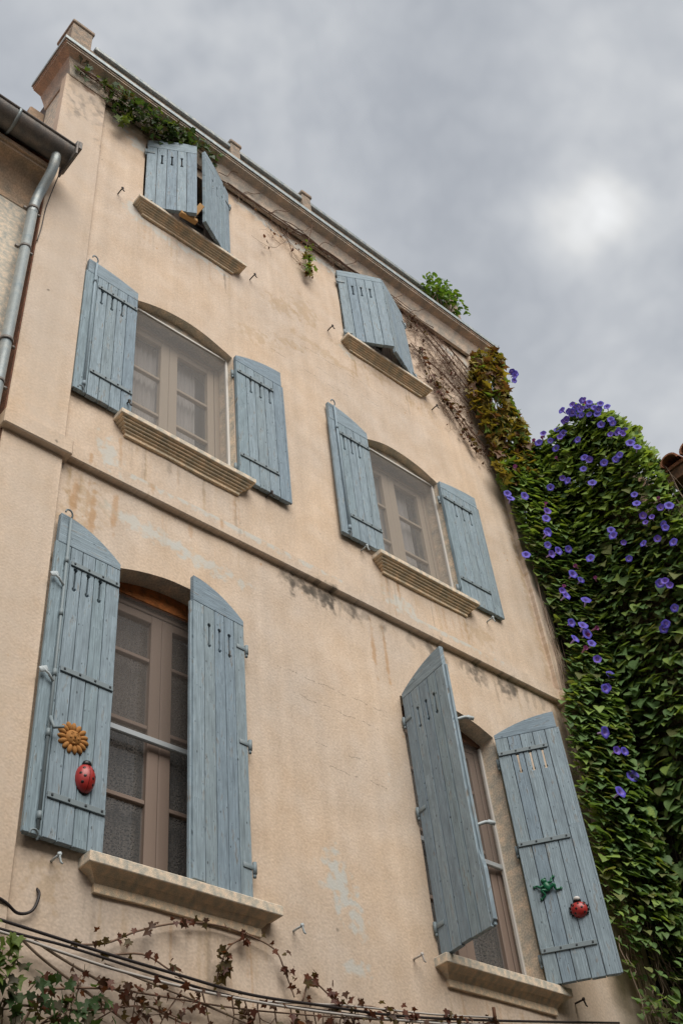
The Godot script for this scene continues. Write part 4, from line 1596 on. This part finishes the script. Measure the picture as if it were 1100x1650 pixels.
func add_flowers(o: Node3D, spots: Array, out: Vector3, size := .072) -> void:
	for p in spots:
		var w := rng.randf()
		var kind := 0 if w < .62 else (1 if w < .9 else 2)
		var f := hang("flower", flower_mesh[kind], M.petal, o, false)
		var z := (out + Vector3(-.45, -.25, .35) + Vector3(rng.randfn(), rng.randfn(), rng.randfn()) * .33).normalized()
		var x := Vector3.UP.cross(z).normalized()
		f.transform = Transform3D(Basis(x, z.cross(x), z).scaled(Vector3.ONE * size * rng.randf_range(.85, 1.2)), p - o.position)


func wander(a: Vector3, b: Vector3, n: int, jit: float) -> Array:
	var pts := []
	for k in n + 1:
		var p := a.lerp(b, float(k) / n)
		if k > 0 and k < n:
			p += Vector3(rng.randfn(), rng.randfn(), rng.randfn() * .3) * jit
		pts.append(p)
	return curve(pts, 3)


func build_vines() -> void:
	heart_mesh = leaf_shape([Vector2(0, -.02), Vector2(.24, -.17), Vector2(.48, -.07), Vector2(.58, .16), Vector2(.50, .44), Vector2(.26, .72), Vector2(0, .92)], [Vector2(0, 0), Vector2(0, .35), Vector2(0, .7)], .42, .40)
	lobed_mesh = leaf_shape([Vector2(0, -.02), Vector2(.20, -.14), Vector2(.40, -.05), Vector2(.34, .12), Vector2(.60, .34), Vector2(.27, .46), Vector2(.17, .62), Vector2(0, 1.0)], [Vector2(0, 0), Vector2(0, .38)], .30, .18)
	small_mesh = leaf_shape([Vector2(0, 0), Vector2(.30, .22), Vector2(.32, .55), Vector2(0, 1.0)], [Vector2(0, .3)], .45, .25)
	flower_mesh = [make_flower(Color(.075, .085, .55), Color(.55, .40, .65), 1.0), make_flower(Color(.10, .075, .50), Color(.5, .35, .5), .8), make_flower(Color(.33, .09, .22), Color(.4, .2, .3), .45)]
	corner_glory()
	wall_glory()
	olive_creeper()
	bare_creeper()
	cornice_plants()
	low_plants()


func corner_glory() -> void:
	var tab := [[9.75, 6.85, 7.42], [9.3, 6.76, 7.40], [8.9, 6.72, 7.38], [8.36, 6.76, 7.34], [7.8, 6.88, 7.28], [7.2, 6.92, 7.25], [6.85, 6.84, 7.22], [6.7, 6.70, 7.2], [6.12, 6.60, 7.22], [5.57, 6.54, 7.22], [5.07, 6.50, 7.28], [4.7, 6.48, 7.2], [3.6, 6.5, 7.15]]
	var leaves := []
	for k in 7000:
		var y := 3.6 + 6.1 * pow(rng.randf(), .92)
		var a := lut(tab, y, 1)
		var b := lut(tab, y, 2)
		var layer := 0 if rng.randf() < .6 else 1
		var u := rng.randf()
		var x := lerpf(a, b, u)
		var bulge := sin(clampf(u, .04, .96) * PI)
		var z := .06 + (.33 * bulge if layer == 0 else .14 * rng.randf()) + rng.randf() * .06
		if y < 5.0 and rng.randf() < .62 * clampf((5.0 - y) / .5, 0, 1):
			continue
		if y > 6.65 and y < 7.7 and x < 6.95 and rng.randf() < .5:
			continue
		var tone := -1
		if y > 8.3 and rng.randf() < .35:
			tone = 2
		var sz := rng.randf_range(.045, .098) if y > 5.0 else rng.randf_range(.04, .075)
		leaves.append(leaf_at(Vector3(x, y, z), Vector3(-.25, 0, .97).normalized(), sz, 1.05, .24, layer, tone))
	var o := plant("morning_glory", "morning glory trailing down the peach house's right corner, with few scattered violet flowers", Vector3(6.95, 0, .1), leaves, heart_mesh, "glory")
	var g := Geo.new()
	for k in 16:
		var x := rng.randf_range(6.6, 7.2)
		tube(g, wander(Vector3(x + .05, 3.2, .06), Vector3(clampf(x, 6.85, 7.2), rng.randf_range(5.5, 9.4), .08), 9, .05), .007, .003, 5)
	for k in 26:
		var x := rng.randf_range(6.5, 7.15)
		var y := rng.randf_range(3.9, 5.1)
		tube(g, wander(Vector3(x, y, .16), Vector3(x + rng.randf_range(-.12, .2), y - rng.randf_range(.3, .7), .2), 5, .03), .004, .0025, 5)
	put("stem", g, M.stem_grey, o, true)
	var spots := []
	for p in [[6.17, 8.41], [6.44, 8.54], [6.76, 8.63], [6.69, 8.4], [6.63, 8.18], [6.2, 7.7], [6.64, 7.47], [6.58, 6.98], [6.69, 6.93], [6.96, 7.26], [6.96, 6.78], [6.81, 6.58], [6.61, 6.1], [6.7, 5.97], [6.81, 6.0], [6.82, 5.79], [6.58, 5.58], [6.42, 8.91], [6.65, 8.21], [6.91, 8.14], [6.2, 8.37], [6.6, 7.5], [6.96, 7.8], [6.94, 7.56], [6.85, 6.61]]:
		spots.append(Vector3(p[0], p[1], .44))
	for k in 12:
		spots.append(Vector3(rng.randf_range(6.55, 6.85), rng.randf_range(6.6, 8.6), .45))
	add_flowers(o, spots, Vector3(-.2, 0, 1), .082)


func wall_glory() -> void:
	var top := [[0.0, 9.55], [.24, 9.60], [.5, 9.62], [.7, 9.60], [.93, 9.70], [1.12, 9.55], [1.25, 9.36], [1.3, 9.05], [1.38, 8.76], [1.44, 8.30], [1.55, 7.9], [1.75, 7.3], [2.2, 7.2]]
	var topy := func(z: float) -> float:
		for i in top.size() - 1:
			if z <= top[i + 1][0]:
				return lerpf(top[i][1], top[i + 1][1], (z - top[i][0]) / (top[i + 1][0] - top[i][0]))
		return 7.2
	var leaves := []
	var out := Vector3(-.97, 0, .22)
	for k in 12000:
		var z := rng.randf_range(-.02, 1.95)
		var ty: float = topy.call(z)
		var y := 3.6 + (ty - 3.6) * pow(rng.randf(), .9)
		var layer := 0 if rng.randf() < .62 else 1
		var x := 7.24 - (rng.randf_range(.10, .22) if layer == 0 else rng.randf_range(0, .12))
		var over := ty - y
		if over < .25:
			x += rng.randf_range(0, .30)
		# the hollow beside the house corner is thin
		if z < .46 and y < 8.7 - z:
			x = maxf(x, 7.13 + rng.randf() * .1)
		if z < .46 and y < 8.7 - z and rng.randf() < .78 * (1.0 - z):
			continue
		if y < 7.6 and rng.randf() < .22:
			continue
		var tone := -1
		if over < 1.4 and rng.randf() < .55:
			tone = 2
		leaves.append(leaf_at(Vector3(x, y, z), out, rng.randf_range(.050, .110), 1.0, .22, layer, tone))
	for k in 3000:
		var z := rng.randf_range(-.02, 1.42)
		var ty: float = topy.call(z)
		var y := ty + .04 - absf(rng.randfn(0, .38))
		leaves.append(leaf_at(Vector3(rng.randf_range(6.98, 7.42), y, z), out, rng.randf_range(.050, .110), 1.0, .35, 0 if rng.randf() < .6 else 1, 2 if rng.randf() < .6 else -1))
	var o := plant("morning_glory", "large morning glory covering the wall beside the tile eave, crowned with violet flowers", Vector3(7.3, 0, .8), leaves, heart_mesh, "glory")
	var g := Geo.new()
	for k in 26:
		var z := rng.randf_range(.1, 1.7)
		tube(g, wander(Vector3(7.26, 3.2, z), Vector3(7.24, rng.randf_range(6, 9), clampf(z + rng.randf_range(-.3, .3), .1, 1.35)), 9, .05), .008, .003, 5)
	for k in 22:
		var z := rng.randf_range(1.25, 1.55)
		tube(g, wander(Vector3(7.2, rng.randf_range(7.3, 7.8), z + .1), Vector3(7.18, rng.randf_range(8.2, 8.6), z - .05), 4, .05), .004, .002, 5)
	put("stem", g, M.stem_grey, o, true)
	var spots := []
	for p in [[9.57, .99], [9.5, 1.09], [9.39, 1.15], [9.32, 1.26], [9.35, 1.08], [9.55, .91], [9.19, 1.25], [9.2, 1.15], [9.55, .51], [9.43, .59], [9.56, .43], [9.53, .79], [9.01, 1.28], [8.91, 1.32], [8.79, 1.34], [8.66, 1.4], [8.71, 1.22], [9.02, 1.2], [9.0, .87], [8.94, .91], [8.89, .82], [8.78, 1.04], [8.7, 1.17], [8.95, .59], [8.87, .64], [8.67, .86], [8.95, .44], [9.2, .61], [9.22, .88], [8.06, .88], [7.98, .89], [7.92, .61], [8.22, 1.21], [8.12, 1.2], [7.95, 1.22], [7.88, 1.29], [7.87, 1.22], [7.77, 1.35], [7.89, 1.46], [8.04, 1.39], [7.94, 1.38], [7.71, 1.36], [7.53, 1.38], [7.66, 1.26], [7.26, 1.14], [7.24, 1.19], [7.17, 1.22], [6.89, 1.06], [6.86, 1.03], [7.71, .59], [7.94, .45], [7.67, .95], [6.97, 1.18], [7.84, .96], [7.72, 1.12], [9.62, .95], [9.6, 1.05], [9.5, 1.0], [9.45, 1.12], [9.42, 1.0], [9.6, .88], [9.3, 1.15], [9.56, .55], [9.5, .47], [9.1, 1.27], [8.96, 1.3], [9.38, 1.22]]:
		spots.append(Vector3(6.91 + rng.randf() * .04, p[0] + (.05 if p[0] > 9.25 else 0.0), p[1]))
	for k in 30:
		var z := clampf(rng.randfn(.98, .24), .2, 1.42)
		spots.append(Vector3(rng.randf_range(6.88, 7.05), topy.call(z) - absf(rng.randfn(.0, .16)) + .04, z))
	add_flowers(o, spots, Vector3(-1, 0, .2))


func olive_creeper() -> void:
	var tab := [[11.42, 6.88, 7.10], [11.1, 6.70, 7.08], [10.8, 6.58, 7.08], [10.46, 6.50, 7.06], [10.1, 6.55, 7.12], [9.82, 6.60, 7.22], [9.5, 6.66, 7.36], [9.2, 6.62, 7.42], [9.05, 6.66, 7.3]]
	var leaves := []
	for k in 2500:
		var y := rng.randf_range(9.1, 11.22)
		var a := lut(tab, y, 1)
		var b := lut(tab, y, 2)
		var u := rng.randf()
		var layer := 0 if rng.randf() < .6 else 1
		var z := .05 + (.26 * sin(clampf(u, .05, .95) * PI) if layer == 0 else .1 * rng.randf()) + rng.randf() * .05
		var tone: int = [0, 0, 1, 1, 2, 3][rng.randi() % 6]
		if rng.randf() < clampf((u - .45) * 2.2, 0, 1) or rng.randf() < clampf((9.7 - y) * 1.5, 0, .8):
			tone = 2
		elif y > 10.3 and rng.randf() < .5:
			tone = 3 if rng.randf() < .4 else 0
		if wob.get_noise_2d(y * 2.2, u * 4.0) < -.12 + (y - 10.6) * .25:
			continue
		leaves.append(leaf_at(Vector3(lerpf(a, b, u), y, z), Vector3(-.2, 0, .98), rng.randf_range(.055, .115), .35, .55, layer, tone))
	for k in 40:
		leaves.append(leaf_at(Vector3(rng.randfn(6.62, .05), rng.randfn(9.22, .07), .16), Vector3(-.2, 0, .98), rng.randf_range(.06, .09), .5, .4, 0, rng.randi() % 2))
	var o := plant("yellowing_creeper", "yellowing olive creeper clothing the corner just under the cornice's right end", Vector3(6.95, 9, .1), leaves, lobed_mesh, "olive")
	var g := Geo.new()
	for k in 8:
		tube(g, wander(Vector3(rng.randf_range(6.9, 7.1), 9.0, .06), Vector3(rng.randf_range(6.75, 7.05), 11.3, .08), 8, .04), .007, .003, 5)
	tube(g, curve([Vector3(7.02, 10.95, .2), Vector3(7.12, 10.98, .25), Vector3(7.22, 11.02, .28)], 3), .003, .002, 5)
	put("stem", g, M.stem_brown, o, true)
	add_flowers(o, [Vector3(7.20, 10.99, .28), Vector3(7.24, 11.06, .28), Vector3(7.19, 11.06, .27), Vector3(7.18, 10.9, .27)], Vector3(0, -.5, 1), .07)


func spray(g: Geo, leaves: Array, a: Vector3, dir: Vector3, len: float, depth: int, r: float, hair: float, leaf_p: float, tone: int) -> void:
	# a dry shoot that forks against the wall
	var pts := [a]
	var p := a
	var d := dir
	for k in 4:
		d = (d + Vector3(rng.randfn(), rng.randfn(), 0) * .28).normalized()
		p += d * len / 4.0
		p.z = clampf(p.z + rng.randfn() * .006, .012, .09)
		pts.append(p)
		if depth > 0 and rng.randf() < .75:
			var s := 1.0 if rng.randf() < .5 else -1.0
			spray(g, leaves, p, d.rotated(Vector3(0, 0, 1), s * rng.randf_range(.5, 1.1)), len * rng.randf_range(.4, .6), depth - 1, r * .6, hair, leaf_p, tone)
		if rng.randf() < leaf_p:
			leaves.append(leaf_at(p, Vector3(0, 0, 1), rng.randf_range(.03, .055), .3, .5, 0, tone if rng.randf() < .7 else rng.randi() % 4))
	tube(g, pts, r, r * .6, 4, false)


func bare_creeper() -> void:
	var leaves := []
	var g := Geo.new()
	var mains := [[[6.85, 10.35], [6.6, 10.6], [6.35, 10.85], [6.05, 11.1], [5.75, 11.28]], [[6.85, 10.6], [6.55, 10.85], [6.25, 11.1], [5.95, 11.3]], [[6.8, 10.1], [6.5, 10.35], [6.2, 10.55], [5.95, 10.62], [5.8, 10.72]], [[6.85, 9.5], [6.6, 9.72], [6.35, 9.98], [6.15, 10.12], [6.05, 10.3]], [[6.7, 11.0], [6.4, 11.2], [6.1, 11.27]]]
	for m in mains:
		var pts := []
		for q in m:
			pts.append(Vector3(q[0], q[1], .03))
		tube(g, curve(pts, 4), .009, .005, 5)
		for k in range(0, pts.size() - 1):
			for j in 6:
				var q: Vector3 = pts[k].lerp(pts[k + 1], rng.randf())
				spray(g, leaves, q, Vector3(rng.randf_range(-1, .4), rng.randf_range(-1, .5), 0).normalized(), rng.randf_range(.14, .36), 2, .003, 0, .02, 1)
	for k in 44:
		var q := Vector3(rng.randf_range(5.85, 6.65), rng.randf_range(10.0, 11.2), .03)
		if q.x + q.y < 16.35:
			continue
		spray(g, leaves, q, Vector3(rng.randf_range(-1, .3), rng.randf_range(-1, .2), 0).normalized(), .30, 2, .0025, 0, .03, 3)
	# the reddened shoot that hangs lowest
	var line := [Vector3(5.92, 10.72, .04), Vector3(5.96, 10.5, .04), Vector3(6.03, 10.25, .04), Vector3(6.10, 10.06, .04), Vector3(6.2, 9.93, .04), Vector3(6.3, 9.78, .04), Vector3(6.40, 9.62, .04), Vector3(6.43, 9.5, .04)]
	tube(g, curve(line, 4), .005, .003, 5)
	for k in 150:
		var u := rng.randf() * (line.size() - 1.001)
		if u > 3.9 and u < 5.0 and rng.randf() < .6:
			continue
		var q: Vector3 = line[int(u)].lerp(line[int(u) + 1], u - int(u)) + Vector3(rng.randfn() * .02, rng.randfn() * .02, rng.randf() * .03)
		leaves.append(leaf_at(q, Vector3(0, 0, 1), rng.randf_range(.035, .065), .4, .4, 0, 3 if rng.randf() < .35 else rng.randi() % 3))
	var o := plant("bare_creeper", "bare brown creeper twigs fanning over the wall beside the upper right shutters", Vector3(6.3, 9.5, 0), leaves, small_mesh, "red")
	put("stem", g, M.stem_brown, o, false)


func cornice_plants() -> void:
	# ivy hanging from the left end of the cornice
	var leaves := []
	var spine := [[1.80, 11.40, 12, .04], [1.92, 11.40, 20, .05], [2.06, 11.36, 40, .06], [2.2, 11.30, 80, .07], [2.3, 11.24, 70, .06], [2.42, 11.27, 90, .07], [2.55, 11.27, 110, .08], [2.68, 11.28, 120, .08], [2.8, 11.30, 110, .08], [2.92, 11.34, 80, .07], [3.05, 11.38, 50, .06], [3.2, 11.38, 26, .06]]
	for s in spine:
		for k in int(s[2] * (.35 if s[0] < 2.1 else .7)):
			var q := Vector3(rng.randfn(s[0], .07), s[1] + rng.randfn() * s[3], rng.randf_range(.06, .22))
			leaves.append(leaf_at(q, Vector3(-.1, 0, 1), rng.randf_range(.04, .075), .35, .4, 0 if q.z > .13 else 1))
	for k in 46:
		var u := rng.randf()
		leaves.append(leaf_at(Vector3(lerpf(2.34, 2.25, u) + rng.randfn() * .02, lerpf(11.2, 10.93, u), .1 + rng.randf() * .04), Vector3(0, 0, 1), rng.randf_range(.04, .065), .35, .4, 0, 2))
	var o := plant("ivy", "green ivy hanging from the cornice above the top left shutters", Vector3(2.5, 11.2, .1), leaves, lobed_mesh, "ivy")
	var g := Geo.new()
	for k in 5:
		tube(g, wander(Vector3(1.78, 11.36 + k * .01, .1), Vector3(3.3, 11.36, .14), 10, .03), .005, .003, 5)
	put("stem", g, M.stem_brown, o, true)
	# dry runners along the cornice between the two top windows
	g = Geo.new()
	leaves = []
	for k in 7:
		var x0 := rng.randf_range(3.0, 4.4)
		tube(g, wander(Vector3(x0, rng.randf_range(11.22, 11.3), .06), Vector3(x0 + rng.randf_range(1.2, 2.2), rng.randf_range(11.2, 11.34), .08), 9, .025), .006, .004, 5)
	for k in 9:
		var x0 := 3.3 + k * .32
		tube(g, wander(Vector3(x0, 11.26, .06), Vector3(x0 + .22, 11.44, .14), 4, .02), .004, .003, 5)
	for k in 36:
		var x := rng.randf_range(3.4, 6.0)
		spray(g, leaves, Vector3(x, 11.25, .05), Vector3(rng.randf_range(-.6, .6), -1, 0).normalized(), rng.randf_range(.06, .16), 1, .003, 0, .04, 1)
	for p in [[4.12, 11.22, .42], [4.2, 11.22, .5], [4.06, 11.22, .3]]:
		spray(g, leaves, Vector3(p[0], p[1], .04), Vector3(.08, -1, 0), p[2], 2, .0035, 0, .12, 0)
	o = plant("dry_creeper", "leafless creeper runners clinging under the cornice between the top windows", Vector3(4.4, 11.2, .05), leaves, small_mesh, "red")
	put("stem", g, M.stem_brown, o, false)
	leaves = []
	g = Geo.new()
	var line := [Vector3(4.44, 11.50, .17), Vector3(4.43, 11.3, .12), Vector3(4.415, 11.1, .05), Vector3(4.40, 10.85, .045), Vector3(4.385, 10.6, .04)]
	tube(g, curve(line, 4), .005, .003, 5)
	for k in 60:
		var u := 1.7 + rng.randf() * 2.29
		var q: Vector3 = line[int(u)].lerp(line[int(u) + 1], u - int(u)) + Vector3(rng.randfn() * .022, 0, .02 + rng.randf() * .02)
		leaves.append(leaf_at(q, Vector3(0, 0, 1), rng.randf_range(.05, .075) if u > 2.4 else .035, .3, .4, 0, [0, 2, 2, 3][rng.randi() % 4]))
	o = plant("hanging_creeper", "single leafy creeper strand hanging from the cornice's middle", Vector3(4.4, 11, .05), leaves, lobed_mesh, "olive")
	put("stem", g, M.stem_brown, o, true)
	# bright tuft on the parapet
	leaves = []
	for k in 300:
		var u := rng.randf()
		var x := lerpf(6.22, 6.76, u)
		var h := .10 + .28 * sin(clampf(u, .1, 1) * PI * .75)
		leaves.append(leaf_at(Vector3(x + rng.randfn() * .02, 12.0 + rng.randf() * (h * .6 + .2), rng.randf_range(-.02, .16)), Vector3(0, .2, 1), rng.randf_range(.05, .085), .6, .5, 0))
	for k in 20:
		leaves.append(leaf_at(Vector3(rng.randfn(6.83, .04), rng.randf_range(12.0, 12.2), .12), Vector3(0, .2, 1), .055, .6, .5, 0))
	o = plant("parapet_shrub", "bright green tuft growing over the parapet by its last post", Vector3(6.55, 12, .05), leaves, small_mesh, "tuft")
	g = Geo.new()
	for k in 14:
		var x := rng.randf_range(6.3, 6.75)
		tube(g, wander(Vector3(6.55, 11.62, .0), Vector3(x, rng.randf_range(12.0, 12.3), .08), 5, .03), .006, .003, 5)
	put("stem", g, M.stem_brown, o, true)


func low_plants() -> void:
	# green ivy in the lower left corner
	var leaves := []
	for k in 230:
		var x := 2.0 + .62 * pow(rng.randf(), 1.3)
		var y := rng.randf_range(3.22, 3.60) - (x - 2.0) * .12
		if y > 3.52 and rng.randf() < .5:
			continue
		leaves.append(leaf_at(Vector3(x, y, rng.randf_range(.06, .16)), Vector3(0, 0, 1), rng.randf_range(.032, .060), .3, .45, 0 if rng.randf() < .7 else 1, [0, 0, 3, 3, 1, 0, 0][rng.randi() % 7]))
	for k in 26:
		leaves.append(leaf_at(Vector3(rng.randfn(2.07, .035), rng.randfn(3.58, .05), .15), Vector3(0, 0, 1), rng.randf_range(.045, .07), .3, .4, 0, 2))
	var o := plant("ivy", "dark green ivy below the cables in the lower left corner", Vector3(2.2, 3.2, .08), leaves, lobed_mesh, "ivy")
	var g := Geo.new()
	for k in 14:
		tube(g, wander(Vector3(rng.randf_range(1.9, 2.3), 3.0, .05), Vector3(rng.randf_range(2.0, 2.7), rng.randf_range(3.4, 3.66), .07), 6, .03), .005, .003, 5)
	put("stem", g, M.stem_brown, o, true)
	# reddened creeper that climbs over the cables
	leaves = []
	g = Geo.new()
	var runs := [
		[[2.45, 3.73], [2.61, 3.77], [2.77, 3.86], [2.98, 3.945], [3.16, 3.985], [3.35, 3.99], [3.58, 3.95], [3.65, 3.84], [3.70, 3.73]],
		[[3.40, 3.97], [3.3, 3.90], [3.24, 3.78], [3.22, 3.70]],
		[[3.75, 3.72], [3.81, 3.84], [3.87, 3.82], [3.95, 3.77], [4.0, 3.72]],
		[[2.6, 3.71], [2.8, 3.76], [2.95, 3.72], [3.1, 3.66]],
		[[2.3, 3.50], [2.6, 3.56], [2.9, 3.58], [3.3, 3.60], [3.7, 3.64], [4.2, 3.70], [4.8, 3.78], [5.15, 3.83]],
		[[2.2, 3.42], [2.5, 3.45], [2.8, 3.52], [3.0, 3.50]],
		[[3.9, 3.70], [4.2, 3.765], [4.45, 3.74], [4.8, 3.80]]]
	for r in runs.size():
		var pts := []
		for q in runs[r]:
			pts.append(Vector3(q[0], q[1], .035 if r < 4 else .06))
		var path := curve(pts, 5)
		tube(g, path, .0055, .0035, 5)
		for k in path.size() * (2 if r < 4 else 2):
			var q: Vector3 = path[rng.randi() % path.size()] + Vector3(rng.randfn() * .02, rng.randfn() * (.018 if r < 4 else .03), rng.randf() * .045)
			if r < 4 and fmod(q.x * 7.3 + r, 1.0) < .45:
				continue
			leaves.append(leaf_at(q, Vector3(0, 0, 1), rng.randf_range(.022, .050), .2, .7, 0, 3 if rng.randf() < .2 else rng.randi() % 3))
	for k in 22:
		var x := rng.randf_range(2.5, 5.0)
		spray(g, leaves, Vector3(x, 3.60 + (x - 2.5) * .07, .04), Vector3(rng.randf_range(-.6, .6), -1, 0).normalized(), rng.randf_range(.12, .3), 1, .004, 0, .22, 1)
	for c in [[2.72, 3.57, 40], [2.55, 3.60, 16], [3.0, 3.60, 24], [2.85, 3.47, 18], [3.6, 3.60, 20], [4.1, 3.70, 30], [4.5, 3.75, 34], [4.9, 3.80, 26]]:
		for k in c[2] / 2:
			leaves.append(leaf_at(Vector3(rng.randfn(c[0], .09), rng.randfn(c[1], .03), rng.randf_range(.05, .11)), Vector3(0, 0, 1), rng.randf_range(.025, .052), .2, .7, 0, rng.randi() % 4))
	for k in 9:
		leaves.append(leaf_at(Vector3(3.24 + rng.randfn() * .015, 3.77 + rng.randfn() * .05, .06), Vector3(0, 0, 1), .06, .2, .4, 0, 3))
	o = plant("red_creeper", "red-brown autumn creeper looping over the cables under the sills", Vector3(3.5, 3.6, .05), leaves, lobed_mesh, "red")
	put("stem", g, M.stem_brown, o, true)
